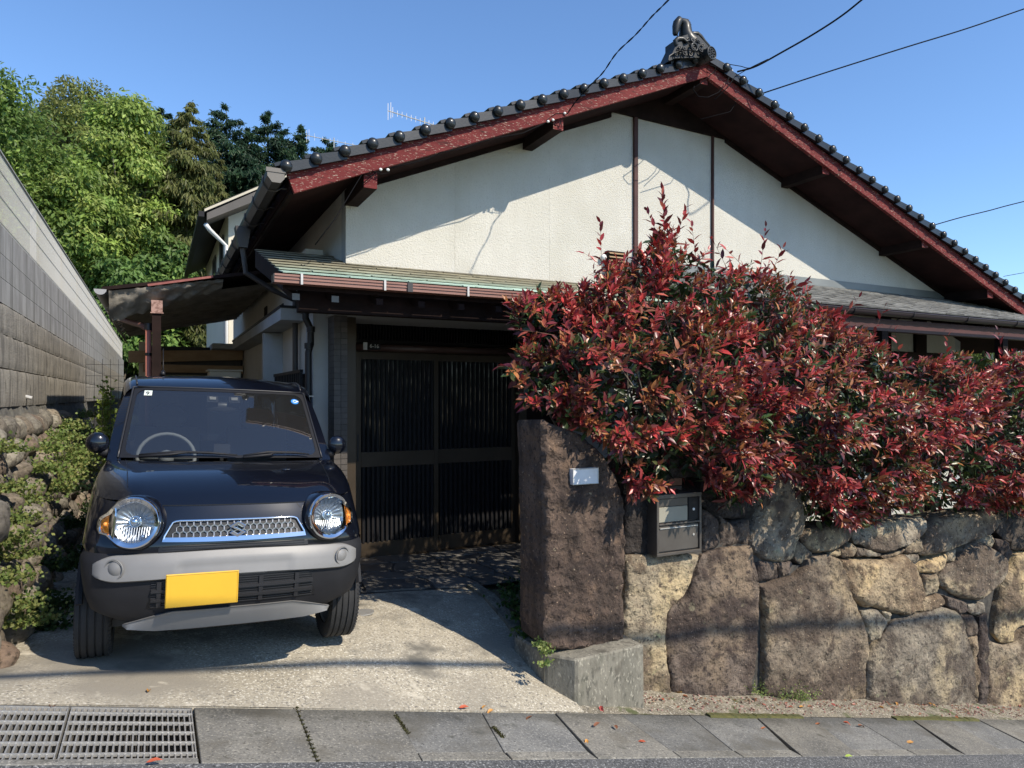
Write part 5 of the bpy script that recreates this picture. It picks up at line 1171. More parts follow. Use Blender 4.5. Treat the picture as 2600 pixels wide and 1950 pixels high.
# shed wall with vertical boards at the back
sh = empty('shed', (.2, BY, 0), 'brown shed wall of vertical boards at the back of the passage', 'shed')
me = MB().box(-.055, .055, -.012, .012, 0, 2.3).mesh('board'); me.materials.append(mt['cladding'])
x0s = P(374, 900, BY).x; x = x0s+.06
while x < 1.26: inst('board', me, sh, (x, BY-.02, -.1)); x += .114
build('wall', MB().box(x0s, 1.3, BY, BY+1.5, -.1, 2.3), mt['black'], sh)
a = P(352, 900, BY-.1); b = P(372, 900, BY-.1); build('pale_board', MB().box(a.x, b.x, BY-.06, BY+.02, -.1, P(360, 868, BY).z), mt['pale'], sh)
ac = empty('storage_box', (.75, 9.5, .0), 'beige box standing by the side wall behind the car', 'box'); a = P(532, 942, 9.5); b = P(612, 960, 9.5); build('cabinet', MB().box(a.x, b.x, 9.5, 9.9, 0, a.z), mt['pale'], ac, bevel=.01); build('lid', MB().box(a.x-.02, b.x+.02, 9.48, 9.92, a.z+.001, a.z+.02), mt['pale'], ac)

# ------------------------------------------------------------------ neighbouring house
NYh = 17.0
nh = empty('neighbour_house', (2.5, NYh, 0), 'neighbouring two storey cream house seen beyond the left eaves', 'house')
e1 = P(519, 540, NYh); r1 = P(654, 483, NYh); s_ = (r1.z-e1.z)/(r1.x-e1.x); xw = P(580, 600, NYh+.6).x
def nz_(x): return e1.z+s_*(x-e1.x)
pk = 2.9
build('roof', MB().prism([(e1.x, NYh, nz_(e1.x)), (e1.x, NYh, nz_(e1.x)+.1), (pk, NYh, nz_(pk)+.1), (pk, NYh, nz_(pk))], (0, 9, 0)), mt['slat'], nh)
build('roof', MB().prism([(pk+.002, NYh, nz_(pk)), (pk+.002, NYh, nz_(pk)+.1), (6.6, NYh, nz_(e1.x)+.1), (6.6, NYh, nz_(e1.x))], (0, 9, 0)), mt['slat'], nh)
build('barge_board', MB().prism([(e1.x, NYh-.04, nz_(e1.x)+.02), (e1.x, NYh-.04, nz_(e1.x)+.075), (pk, NYh-.04, nz_(pk)+.075), (pk, NYh-.04, nz_(pk)+.02)], (0, .038, 0)), mt['pale'], nh)
build('soffit', MB().prism([(e1.x+.05, NYh-.02, nz_(e1.x)-.16), (e1.x+.05, NYh-.02, nz_(e1.x)-.002), (pk, NYh-.02, nz_(pk)-.002), (pk, NYh-.02, nz_(pk)-.26)], (0, .6, 0)), mt['cladding'], nh)
build('gutter', MB().box(e1.x-.12, e1.x-.005, NYh-.05, NYh+9, nz_(e1.x)-.10, nz_(e1.x)+.02), mt['slat'], nh)
build('wall', MB().prism([(xw, NYh+.6, 0), (6.2, NYh+.6, 0), (6.2, NYh+.6, nz_(e1.x)), (pk, NYh+.6, nz_(pk)-.05), (xw, NYh+.6, nz_(xw)-.05)], (0, 8, 0)), M('cream_wall', (.62, .57, .45), (.66, .61, .49), .6, .9), nh)
a = P(519, 566, NYh); build('downpipe', MB().tube([(a.x+.03, NYh+.1, a.z), (a.x+.12, NYh+.2, a.z-.1), (xw-.06, NYh+.55, a.z-.35), (xw-.06, NYh+.55, 0)], .05, 10), mt['white'], nh, smooth=True)
for u, v0, v1 in ((564, 612, 668), (545, 660, 700)):
    a = PXx(u, v0, xw-.01); b = PXx(u, v1, xw-.01); wv = build('window', MB().box(xw-.02, xw-.002, a.y-.5, a.y+.5, b.z, a.z), mt['glass_dark'], nh); build('frame', MB().box(xw-.04, xw-.021, a.y-.55, a.y-.5, b.z-.05, a.z+.05).box(xw-.04, xw-.021, a.y+.5, a.y+.55, b.z-.05, a.z+.05).box(xw-.04, xw-.021, a.y-.5, a.y+.5, a.z, a.z+.05), mt['cladding'], wv)

# aerials behind the roof
def antenna(u, v, Y, span, n, lab, ang=0, hz=0):
    c = P(u, v, Y); an = empty('television_aerial', (c.x, Y, c.z-2.5), lab, 'aerial', 'television aerials above the roofs')
    build('mast', MB().tube([(c.x, Y, c.z-2.5), (c.x, Y, c.z+.1)], .018, 6), mt['metal_grey'], an)
    m = MB(); d = Vector((math.cos(ang), math.sin(ang), 0)); e = Vector((0, 0, 1)); q = Vector((-d.y, d.x, 0)); c = Vector(c)
    m.tube([c-d*span/2, c+d*span/2], .012, 6)
    build('boom', m, mt['metal_grey'], an); m = MB()
    for k in range(n):
        p_ = c-d*span/2+d*span*k/(n-1); L_ = .12 if k > 1 else .2; m.tube([p_-e*L_*.55, p_+e*L_*.55], .005, 4)
    m.tube([c-d*span/2-e*.2, c-d*span/2+e*.16], .006, 4); m.tube([c-d*(span/2-.07)-e*.15, c-d*(span/2-.07)+e*.2], .006, 4)
    build('element', m, mt['metal_grey'], an)
antenna(1078, 310, 15.0, 1.9, 17, 'large television aerial showing above the left roof slope of the house', .25)
antenna(848, 358, 22.0, 1.7, 8, 'smaller distant television aerial just above the left end of the roof', .1)

# ------------------------------------------------------------------ cables
def cable(lab, pts, r, twist=False, name='power_cable'):
    e = empty(name, pts[0], lab, 'cable'); pts = [Vector(p) for p in pts]
    P_ = []
    for i in range(len(pts)-1):
        for k in range(8): P_.append(catmull(pts, i, k/8))
    P_.append(pts[-1])
    if twist:
        a, b = [], []
        for i, p in enumerate(P_): t = i*.9; o = Vector((math.cos(t), 0, math.sin(t)))*r*1.1; a.append(p+o); b.append(p-o)
        m = MB().tube(a, r, 6).tube(b, r, 6)
    else: m = MB().tube(P_, r, 6)
    build('wire', m, mt['cable'], e, smooth=True); return e
def catmull(p, i, t):
    p0 = p[max(i-1, 0)]; p1 = p[i]; p2 = p[i+1]; p3 = p[min(i+2, len(p)-1)]
    return .5*((2*p1)+(p2-p0)*t+(2*p0-5*p1+4*p2-p3)*t*t+(3*p1-p0-3*p2+p3)*t**3)
cable('twisted cable rising from the left gable slope to the top of the picture', [P(1441, 288, 5.52), P(1461, 259, 5.45), P(1496, 219, 5.3), P(1531, 184, 5.2), P(1566, 134, 5.0), P(1615, 87, 4.8), P(1655, 42, 4.6), P(1702, -5, 4.4), P(1830, -140, 3.9), P(2100, -420, 3.2)], .0036, True)
cable('thick cable sweeping up from the gable peak between the two other lines', [P(1872, 182, 5.5), P(1920, 168, 5.4), P(1990, 130, 5.2), P(2060, 90, 5.0), P(2130, 45, 4.8), P(2190, -2, 4.6), P(2330, -120, 4.2), P(2600, -400, 3.6)], .009)
cable('thin loose line beside the thick cable at the gable peak', [P(1850, 163, 5.5), P(1880, 168, 5.45), P(1905, 172, 5.4), P(1950, 153, 5.3)], .004)
cable('thin lower line joining the thick cable at the gable peak', [P(1865, 195, 5.5), P(1905, 172, 5.42), P(1950, 150, 5.3)], .004)
cable('straight cable running from the right gable slope to the upper right corner', [P(1939, 236, 5.52), P(2110, 180, 5.2), P(2300, 120, 4.9), P(2450, 74, 4.7), P(2602, 22, 4.5), P(2900, -80, 4.1), P(3600, -330, 3.4)], .007)
cable('cable rising gently to the right edge from the middle of the right slope', [P(2370, 572, 7.5), P(2440, 552, 7.4), P(2510, 535, 7.3), P(2602, 511, 7.2), P(2900, 440, 7.0)], .009)
cable('faint thin wire near the lower end of the right slope', [P(2548, 702, 9), P(2602, 692, 9), P(2900, 640, 9)], .006)
# wires and insulators fixed to the gable
hw = empty('service_wires', P(1441, 288, 5.53), 'loose service wires and white insulators under the gable barge boards', 'wires')
def tpx(pts, r, Y=5.53): return MB().tube([P(1600+x/5.53, 30+y/5.53, Y) for x, y in pts], r, 6)
for pts in ([(1060, 700), (1130, 750), (1200, 770), (1190, 830), (1050, 960), (880, 1080)], [(1390, 920), (1330, 1040), (1240, 1130), (1090, 1200), (960, 1190), (890, 1100), (900, 1040)], [(1470, 910), (1380, 1050), (1180, 1240)], [(640, 550), (780, 540), (930, 545), (1010, 600), (1060, 700)]):
    build('wire', tpx(pts, .0042, 5.50 if pts[0][0] != 640 else 5.40), mt['cable'], hw, smooth=True)
def c2(x, y): return (800+x/2.011, y/2.011)
def wl(pts, r=.004, Y=5.53, mat='cable'): build('wire', MB().tube([P(*c2(x, y), Y) for x, y in pts], r, 6), mt[mat], hw, smooth=True)
wl([(385, 858), (480, 835), (570, 812), (640, 780), (760, 755), (860, 720), (950, 700), (1060, 680), (1180, 625)], .0045, 5.56)
wl([(270, 800), (290, 860), (240, 890), (215, 930), (100, 1120), (0, 1250)], .004, 5.56); wl([(250, 890), (310, 880), (240, 940)], .004, 5.56); wl([(290, 870), (340, 890), (380, 880)], .003, 5.55)
wl([(1290, 575), (1240, 600), (1220, 640), (1260, 650), (1250, 600)], .004, 5.56)
wl([(1230, 640), (1180, 615), (1230, 580), (1290, 580)], .004, 5.55)
for (x, y) in ((335, 865), (372, 867), (1190, 620), (1215, 612), (1275, 578)):
    p_ = P(*c2(x, y), 5.54); build('insulator', MB().sphere(p_, .013, 1.1, .8, .9, 12, 8), mt['white'], hw, smooth=True)
for (x, y) in ((1880, 870), (1400, 850)): 
    p_ = P(1600+1430/5.53, 30+y/5.53, 5.52); build('clamp', MB().sphere(p_, .022, .8, .8, 1.3), mt['metal_grey'], hw, smooth=True)
wl([(2210, 430), (2120, 570), (1965, 610)], .004, 5.6)
# overhead street cable behind the camera: its soft shadow falls over the driveway and the stones
Pa = Vector(P(600, 1690, 4.1)); Pa.y = 4.12; Pa = P(600, 1690, 4.12); Pb = P(2100, 1585, 4.0)
k1 = 8.0; q1 = Pa+SUN*k1; k2 = k1-(Pa.y-Pb.y)/(-SUN.y)*-1; k2 = (Pb.y-q1.y)/(-SUN.y); q2 = Pb+SUN*k2
d_ = (q2-q1); cable('bundled overhead street cable', [q1-d_*2.2, q1, q1+d_*.5-Vector((0, 0, .03)), q2, q2+d_*1.5], .030, name='street_cable')
# ------------------------------------------------------------------ leaves
LT = np.array([(0, 0, 0), (0, .3, -.03), (0, .65, -.02), (0, 1, -.10), (-.17, .28, .035), (-.155, .62, .03), (.17, .28, .035), (.155, .62, .03)])
LF = [(0, 1, 4), (4, 1, 2, 5), (5, 2, 3), (0, 6, 1), (6, 7, 2, 1), (7, 3, 2)]
def leaf_mesh(name, curl=1.0, w=1.0):
    m = MB(); m.v = [(x*w, y, z*curl) for x, y, z in LT.tolist()]; m.f = list(LF); return m.mesh(name, smooth=True)
def bulk(name, recs, mat, parent, tmpl=LT, faces=LF, kind='stuff', label=None, cat=None, smooth=True):
    """recs: array N x (pos3, X3, Y3, Z3, col3) with the axes already scaled"""
    a = np.asarray(recs, dtype=np.float64).reshape(-1, 15); n = len(a); k = len(tmpl)
    V = a[:, None, 0:3]+tmpl[None, :, 0:1]*a[:, None, 3:6]+tmpl[None, :, 1:2]*a[:, None, 6:9]+tmpl[None, :, 2:3]*a[:, None, 9:12]
    off = offset(parent); V = V.reshape(-1, 3)-np.array([off[0], off[1], off[2]])
    me = bpy.data.meshes.new(name); loops = sum(len(f) for f in faces)
    me.vertices.add(n*k); me.vertices.foreach_set('co', V.ravel())
    lv = np.concatenate([np.array(f) for f in faces]); li = (lv[None, :]+(np.arange(n)*k)[:, None]).ravel()
    me.loops.add(n*loops); me.loops.foreach_set('vertex_index', li.astype(np.int32))
    st = np.cumsum([0]+[len(f) for f in faces[:-1]]); ls = (st[None, :]+(np.arange(n)*loops)[:, None]).ravel()
    me.polygons.add(n*len(faces)); me.polygons.foreach_set('loop_start', ls.astype(np.int32))
    me.polygons.foreach_set('use_smooth', np.full(n*len(faces), smooth))
    me.update(calc_edges=True); me.validate()
    ca = me.color_attributes.new('Col', 'FLOAT_COLOR', 'POINT'); c4_ = np.ones((n, k, 4)); c4_[:, :, :3] = a[:, None, 12:15]; ca.data.foreach_set('color', c4_.ravel())
    me.materials.append(mat); o = bpy.data.objects.new(name, me); COL.objects.link(o)
    if parent: o.parent = parent
    return tag(o, label, cat, None, kind)
def inpoly(u, v, pl):
    c = False; j = len(pl)-1
    for i in range(len(pl)):
        if (pl[i][1] > v) != (pl[j][1] > v) and u < (pl[j][0]-pl[i][0])*(v-pl[i][1])/(pl[j][1]-pl[i][1])+pl[i][0]: c = not c
        j = i
    return c
def edist(u, v, pl):
    best = 1e9
    for i in range(len(pl)):
        x1, y1 = pl[i-1]; x2, y2 = pl[i]; dx, dy = x2-x1, y2-y1; t = max(0, min(1, ((u-x1)*dx+(v-y1)*dy)/(dx*dx+dy*dy+1e-9)))
        best = min(best, math.hypot(u-x1-t*dx, v-y1-t*dy))
    return best
RED = [(.44, .052, .048), (.32, .040, .042), (.50, .13, .09), (.24, .034, .038)]; DRED = [(.15, .026, .03), (.12, .028, .03)]; BRZ = [(.28, .10, .04), (.36, .15, .05), (.20, .08, .04), (.24, .06, .04)]; GRN = [(.045, .085, .022), (.06, .11, .03), (.09, .10, .03)]
def basis(y, zhint):
    y = y.normalized(); x = y.cross(zhint)
    if x.length < 1e-3: x = y.orthogonal()
    x.normalize(); z = x.cross(y); return x, y, z
def rv(): return Vector((random.gauss(0, 1), random.gauss(0, 1), random.gauss(0, 1))).normalized()
def shoot(recs, stems, base_, d, L, n, size, pal, spread=None):
    spread = spread or random.uniform(.65, 1.15)
    d = d.normalized(); side = d.orthogonal().normalized(); q = d.cross(side); ph = random.random()*6.28
    stems.append((base_-d*.05, base_+d*L))
    for i in range(n):
        t = (i+.5)/n; a = ph+i*2.4; o = side*math.cos(a)+q*math.sin(a); ang = spread*(1.15-.75*t)
        y = d*math.cos(ang)+o*math.sin(ang); y = (y+Vector((0, 0, -.12*(1-t)))+rv()*.32)
        x, y, z = basis(y, (d+Vector((0, 0, .4))+rv()*.35)); s = size*(1.05-.45*t*t)*random.uniform(.75, 1.12); c = random.choice(pal); g = random.uniform(.75, 1.25)
        recs.append((base_+d*L*t, x*s, y*s, z*s, tuple(k*g for k in c)))
HPOLY = [(1295, 800), (1330, 770), (1450, 755), (1520, 720), (1570, 680), (1620, 660), (1665, 600), (1705, 600), (1745, 655), (1850, 690), (1950, 705), (2030, 745), (2090, 790), (2150, 850), (2230, 885), (2260, 925), (2330, 925), (2420, 905), (2520, 905), (2760, 900), (2760, 1300), (2560, 1302), (2480, 1285), (2330, 1275), (2240, 1300), (2150, 1325), (2050, 1322), (2030, 1215), (1960, 1200), (1915, 1250), (1850, 1285), (1795, 1230), (1760, 1180), (1690, 1205), (1660, 1255), (1600, 1250), (1570, 1185), (1520, 1115), (1450, 1085), (1400, 1050), (1340, 1030), (1325, 985), (1285, 940), (1340, 880)]
def cY(v): return 4.55 if v < 850 else max(4.0, 4.55-(v-850)/300*.55)
def hedge(name, lab, u0, u1, nsh, nin, spikes, stem0):
    pl = HPOLY; recs, stems = [], []
    x0 = P((u0+u1)/2, 1200, 4.6); root = empty(name, (x0.x, 4.7, -.3), lab, 'shrub', 'red leaved shrubs of the hedge')
    k = 0; vs0, vs1 = 555, 1330
    while k < nsh:
        u = random.uniform(u0, u1); v = random.uniform(vs0, vs1)
        if not inpoly(u, v, pl): continue
        hole = noise.noise((u*.011+1.3, v*.015, 7)); d0 = edist(u, v, pl)
        if hole < -.03+(.18 if (u < 1760 and 840 < v < 1090) else 0)+(.12 if v > 1150 else 0)-(.0 if d0 > 30 else .25) and random.random() < .93: continue
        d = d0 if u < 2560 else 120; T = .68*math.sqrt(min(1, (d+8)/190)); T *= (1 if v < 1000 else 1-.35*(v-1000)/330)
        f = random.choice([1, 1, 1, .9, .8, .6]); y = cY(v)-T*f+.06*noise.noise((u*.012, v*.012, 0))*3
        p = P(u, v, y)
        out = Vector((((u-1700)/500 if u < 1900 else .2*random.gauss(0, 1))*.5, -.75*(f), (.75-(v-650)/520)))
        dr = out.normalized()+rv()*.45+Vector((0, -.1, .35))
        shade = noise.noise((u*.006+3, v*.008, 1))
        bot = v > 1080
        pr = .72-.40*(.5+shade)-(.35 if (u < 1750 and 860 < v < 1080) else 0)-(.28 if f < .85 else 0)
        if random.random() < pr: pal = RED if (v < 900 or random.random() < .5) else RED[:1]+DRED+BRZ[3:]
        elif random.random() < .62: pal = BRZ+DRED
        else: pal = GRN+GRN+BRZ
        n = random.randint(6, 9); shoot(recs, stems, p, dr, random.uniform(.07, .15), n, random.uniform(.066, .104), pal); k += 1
    k = 0
    while k < nin:
        u = random.uniform(u0, u1); v = random.uniform(vs0, vs1)
        if not inpoly(u, v, pl): continue
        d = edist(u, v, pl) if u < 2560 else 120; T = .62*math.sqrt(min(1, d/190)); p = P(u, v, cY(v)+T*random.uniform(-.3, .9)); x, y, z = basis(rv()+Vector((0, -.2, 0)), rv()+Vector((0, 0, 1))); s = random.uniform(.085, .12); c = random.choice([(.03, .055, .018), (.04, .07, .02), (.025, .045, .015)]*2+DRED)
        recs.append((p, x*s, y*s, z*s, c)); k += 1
    for (ub, vb, ut, vt, n, L) in spikes:
        a = P(ub, vb, 4.25); b = P(ut, vt, 4.2); shoot(recs, stems, a, (b-a), (b-a).length, max(6, int(n*.8)), .105, RED+DRED, 1.0)
    # nearest leaves become single parts, the rest one mass
    cpos = Vector((0, 0, CAM_H)); recs.sort(key=lambda r_: (r_[0]-cpos).length-r_[2].length*4)
    top = recs[:1400]; random.shuffle(top); pick = top[:296]; rest = top[296:]+recs[1400:]
    ms = []
    for i in range(3): me = leaf_mesh('leaf', .8+.4*i, .92+.1*i); me.materials.append(mt['leaf_obj']); ms.append(me)
    off = offset(root)
    for (p, x, y, z, c) in pick:
        o = bpy.data.objects.new('leaf', random.choice(ms)); COL.objects.link(o); o.parent = root; q = p-off
        o.matrix_local = Matrix(((x.x, y.x, z.x, q.x), (x.y, y.y, z.y, q.y), (x.z, y.z, z.z, q.z), (0, 0, 0, 1))); o.color = (*c, 1)
    bulk('foliage', [(*p, *x, *y, *z, *c) for p, x, y, z, c in rest], mt['leaf_att'], root)
    m = MB()
    for a, b in stems: m.tube([a, (a+b)/2+Vector((0, 0, .004)), b], [.0022, .0018, .001], 3, cap=False)
    build('twigs', m, mt['twig'], root, kind='stuff')
    m = MB()
    for b0 in stem0:
        bp = Vector(b0)
        for k in range(5):
            tgt = random.choice(stems)[0]; mid = bp.lerp(tgt, .5)+Vector((random.uniform(-.1, .1), .1, .15)); m.tube([bp, bp+Vector((0, 0, .25)), mid, tgt], [.022, .018, .012, .004], 6, cap=False)
    build('stem', m, mt['bark'], root, smooth=True); return root
hedge('photinia_shrub', 'tallest red leaved shrub, spilling over the gate stone, its shoots reaching the gable', 1270, 2060, 1080, 5600,
      [(1690, 620, 1681, 478, 30, 0), (1700, 660, 1745, 520, 16, 0), (1690, 640, 1640, 530, 14, 0), (1528, 700, 1524, 560, 15, 0), (1560, 700, 1480, 640, 10, 0), (1545, 720, 1600, 640, 10, 0), (1930, 690, 1945, 570, 13, 0), (1900, 690, 1830, 620, 9, 0), (1850, 690, 1805, 600, 9, 0), (1960, 690, 1990, 625, 10, 0), (1770, 680, 1755, 560, 14, 0), (1990, 740, 2055, 712, 9, 0),
       (1370, 790, 1290, 765, 8, 0), (1400, 850, 1300, 835, 6, 0), (1380, 930, 1262, 930, 12, 0), (1400, 990, 1310, 1025, 9, 0), (1450, 1040, 1430, 1075, 7, 0), (1640, 1240, 1690, 1290, 9, 0), (1700, 1180, 1760, 1230, 8, 0), (1850, 1240, 1885, 1300, 12, 0), (1830, 1200, 1800, 1250, 8, 0), (1640, 1190, 1610, 1265, 9, 0)],
      [(3.6, 4.7, -.3), (4.2, 4.8, -.3), (5.0, 4.75, -.35)])
hedge('photinia_shrub', 'middle red leaved shrub of the hedge, directly above the large tan boulder', 2060, 2330, 500, 2900, [(2210, 870, 2250, 770, 8, 0), (2130, 820, 2185, 750, 9, 0), (2290, 930, 2270, 830, 8, 0), (2160, 1290, 2195, 1340, 8, 0), (2100, 1290, 2070, 1335, 6, 0)], [(5.9, 4.7, -.35), (6.6, 4.75, -.4)])
hedge('photinia_shrub', 'low red leaved shrub at the right edge, in front of the dark veranda post', 2330, 2760, 740, 4200, [(2550, 930, 2532, 832, 11, 0), (2400, 930, 2408, 845, 6, 0), (2590, 930, 2640, 860, 8, 0), (2370, 1280, 2400, 1312, 6, 0)], [(7.4, 4.7, -.4), (8.6, 4.75, -.45), (9.6, 4.8, -.5)])

# ------------------------------------------------------------------ trees behind
TT = np.array([(0, 0, 0), (-.24, .5, .06), (0, 1, -.08), (.24, .5, .06)]); TF = [(0, 3, 2, 1)]
def tree(kind, name, lab, u, vt, vb, hw, Y, pal, n, ls, cat='tree', group='trees on the slope behind the house', droop=.3, ncl=90, depth=None, clump=.17):
    top = P(u, vt, Y); c0 = ray(u, 1000); dep = Y*(_c+_s*c0[0]/c0[1]) if c0[1] else Y
    wpx = hw/FPX*dep; zt = top.z; zbot = P(u, vb, Y).z; x = top.x; g0 = terrain_z(x, Y)
    zbot = max(zbot, g0+.6); Hc = zt-zbot; cen = Vector((x, Y, zbot+Hc*.5)); dy = depth or wpx
    root = empty(name, (x, Y, g0-.2), lab, cat, group)
    rng = np.random.default_rng(int(u*7+vt)); m = MB()
    pal = np.array(pal)
    if kind == 'broad':
        C_ = []; tries = 0
        while len(C_) < ncl:
            q = rng.normal(size=3); q /= np.linalg.norm(q); r_ = rng.random()**.35; q = q*r_
            if q[1] > .55: continue
            h = q[2]; shape = 1.0 if h < .3 else 1-.25*(h-.3); C_.append(((x+q[0]*wpx*.86*shape, Y+q[1]*dy*.86, cen.z+h*Hc*.44), r_))
        C_ = [c for c in C_ if c[0][2] > g0]
        per = n//len(C_); out = []
        for (c, r_) in C_:
            R_ = clump*max(wpx, Hc*.5)*rng.uniform(.7, 1.35); q = rng.normal(size=(per, 3)); q /= np.linalg.norm(q, axis=1)[:, None]; rr_ = rng.random(per)[:, None]**.4
            pos = np.array(c)+q*rr_*R_*np.array([1.15, 1.15, .72]); base_c = pal[rng.integers(len(pal))]*rng.uniform(.75, 1.2)
            ydir = q*.7+rng.normal(size=(per, 3))*.6+np.array([0, 0, -droop]); ydir /= np.linalg.norm(ydir, axis=1)[:, None]
            zh = q+np.array([0, -.2, 1.0])+rng.normal(size=(per, 3))*.5; xd = np.cross(ydir, zh); xd /= np.linalg.norm(xd, axis=1)[:, None]+1e-9; zd = np.cross(xd, ydir)
            s_ = ls*rng.uniform(.7, 1.3, size=(per, 1)); col = base_c[None, :]*rng.uniform(.75, 1.25, size=(per, 1)); out.append(np.hstack([pos, xd*s_, ydir*s_, zd*s_, col]))
        out = np.vstack(out)
        base_p = Vector((x, Y+.1, g0-.2)); fork = Vector((x+.1*wpx, Y, g0+(cen.z-g0)*.45))
        m.tube([base_p, base_p.lerp(fork, .5)+Vector((.1, 0, 0)), fork], [.05*wpx+.07, .04*wpx+.05, .035*wpx+.04], 8)
        for i in rng.choice(len(C_), min(22, len(C_)), replace=False):
            t = Vector(C_[i][0]); mid = fork.lerp(t, .55)+Vector((0, 0, .12*Hc*.3)); m.tube([fork-Vector((0, 0, .1)), mid, t], [.03*wpx+.02, .018*wpx+.01, .012], 5, cap=False)
    else:
        out = []; nb = ncl; per = n//nb
        for b_ in range(nb):
            t = (b_+rng.random())/nb; t = t**.8; h = zt-Hc*t; Lb = wpx*(t**.75)*rng.uniform(.6, 1.25)*1.25+.03*wpx; a = rng.random()*6.283
            if math.sin(a) > .5: a = -a
            dv = np.array([math.cos(a), math.sin(a)*.8, 0]); base_c = pal[rng.integers(len(pal))]*rng.uniform(.75, 1.2)
            s = rng.random(per)**.75; up = .25*Lb*(s**2)*(.4 if droop > .4 else .9)-(.22*Lb*s)
            pos = np.array([x, Y, h])+dv[None, :]*(s*Lb)[:, None]; pos[:, 2] += up; pos += rng.normal(size=(per, 3))*np.array([.10, .10, .07])*wpx*.55*(.25+.75*min(1, t*3))
            ydir = dv[None, :]*(.75-.4*droop)+np.array([0, 0, -droop*1.4])+rng.normal(size=(per, 3))*.42; ydir /= np.linalg.norm(ydir, axis=1)[:, None]
            zh = np.array([0, -.6, .6])+rng.normal(size=(per, 3))*.6; xd = np.cross(ydir, zh); xd /= np.linalg.norm(xd, axis=1)[:, None]+1e-9; zd = np.cross(xd, ydir); s_ = ls*rng.uniform(.6, 1.3, size=(per, 1))*(.55+.45*min(1, t*3))
            out.append(np.hstack([pos, xd*s_*.6, ydir*s_, zd*s_, base_c[None, :]*rng.uniform(.7, 1.25, size=(per, 1))]))
        out = np.vstack(out); m.tube([(x, Y, g0-.2), (x, Y, zbot+Hc*.5), (x, Y, zt-Hc*.03)], [.05*wpx+.08, .03*wpx+.05, .015], 7)
    bulk('crown', out, mt['tree_leaf'], root, TT, TF, smooth=False)
    build('trunk', m, mt['bark'], root, smooth=True); return root
G_br = [(.25, .35, .075), (.30, .40, .09), (.20, .29, .065), (.33, .40, .11)]; G_yl = [(.22, .25, .07), (.20, .24, .065), (.25, .27, .09)]; G_dk = [(.045, .08, .03), (.03, .06, .03), (.055, .095, .035)]
G_cy = [(.15, .17, .05), (.13, .15, .045), (.17, .18, .06)]; G_cd = [(.045, .09, .05), (.06, .115, .055), (.035, .075, .04)]; G_md = [(.18, .27, .06), (.22, .32, .08)]
tree('broad', 'broadleaf_tree', 'tall dark green tree cut off by the left edge of the picture', 5, 155, 800, 150, 31, [(.17, .26, .06), (.22, .31, .065), (.12, .19, .05)], 18000, .2, ncl=110)
tree('broad', 'broadleaf_tree', 'yellowish green hazy tree crown behind the bright tree, highest of the wood', 200, 185, 620, 165, 38, G_yl, 20000, .19, ncl=120, clump=.15)
tree('broad', 'broadleaf_tree', 'bright fresh green broadleaf tree with hanging leaves in the middle of the wood', 325, 222, 720, 118, 33, G_br, 21000, .22, droop=.9, ncl=100)
tree('broad', 'broadleaf_tree', 'fresh green tree with layered branches just above the left mesh fence', 190, 380, 880, 130, 31.5, G_br+G_md, 19000, .22, droop=.8, ncl=80)
tree('broad', 'broadleaf_tree', 'small pale green tree between the far end of the wall and the lean-to roof', 300, 620, 980, 80, 30.5, [(.16, .27, .07), (.13, .23, .06)], 9000, .25, droop=.9, ncl=45)
tree('broad', 'broadleaf_tree', 'low leafy tree left of the neighbouring house', 395, 560, 980, 85, 31.0, G_md+[(.14, .23, .06)], 9000, .26, droop=.8, ncl=45)
tree('conifer', 'cypress_tree', 'olive green cypress with drooping sprays in front of the dark conifers', 478, 252, 900, 150, 33, G_cy, 26000, .32, droop=.75, ncl=150)
tree('conifer', 'cypress_tree', 'shorter olive green cypress above the neighbouring roof', 560, 400, 900, 95, 34, G_cy, 12000, .32, droop=.7, ncl=90)
for (u, vt, hw, lab) in ((575, 268, 90, 'dark conifer next to the olive cypress, tallest of the dark ones'), (680, 285, 85, 'dark conifer with a pointed top right of the tallest dark one'), (757, 318, 62, 'narrow dark conifer just left of the television aerials'), (625, 330, 80, 'bushy dark conifer filling in between the two pointed ones'), (830, 350, 70, 'dark conifer half hidden by the roof end beside the small aerial'), (880, 372, 50, 'lowest dark conifer, just peeping over the roof tiles right of the small aerial'), (410, 270, 70, 'dark conifer peeping out between the bright tree and the olive cypress')):
    tree('conifer', 'conifer_tree', lab, u, vt, 800, hw*2.0, 37, G_cd, 24000, .32, droop=.35, ncl=110)
# undergrowth that reads as one mass
rng = np.random.default_rng(5); N_ = 26000; xs_ = rng.uniform(-18, 10, N_); ys_ = rng.uniform(31, 46, N_); gz_ = np.array([terrain_z(a, b) for a, b in zip(xs_, ys_)]); hh_ = rng.random(N_)*4.5
pos = np.stack([xs_, ys_, gz_+hh_], 1); yd = rng.normal(size=(N_, 3)); yd /= np.linalg.norm(yd, axis=1)[:, None]; xd = np.cross(yd, rng.normal(size=(N_, 3))+np.array([0, 0, 1])); xd /= np.linalg.norm(xd, axis=1)[:, None]; zd = np.cross(xd, yd); s_ = rng.uniform(.3, .5, size=(N_, 1))
bulk('undergrowth', np.hstack([pos, xd*s_, yd*s_, zd*s_, np.array(G_dk)[rng.integers(3, size=N_)]*rng.uniform(.6, 1.3, size=(N_, 1))]), mt['tree_leaf'], None, TT, TF, label='dark undergrowth of the wood behind the houses', cat='undergrowth', smooth=False)
for (u, vt, hw, Y, lab) in ((2480, 828, 120, 15, 'yellow green tree seen under the pent roof at the right edge'), (2640, 820, 100, 16, 'yellow green tree just outside the right edge')):
    tree('broad', 'broadleaf_tree', lab, u, vt, 1100, hw, Y, [(.20, .24, .05), (.13, .19, .04), (.26, .28, .07)], 12000, .13, droop=.7, ncl=80, group='trees beyond the veranda')

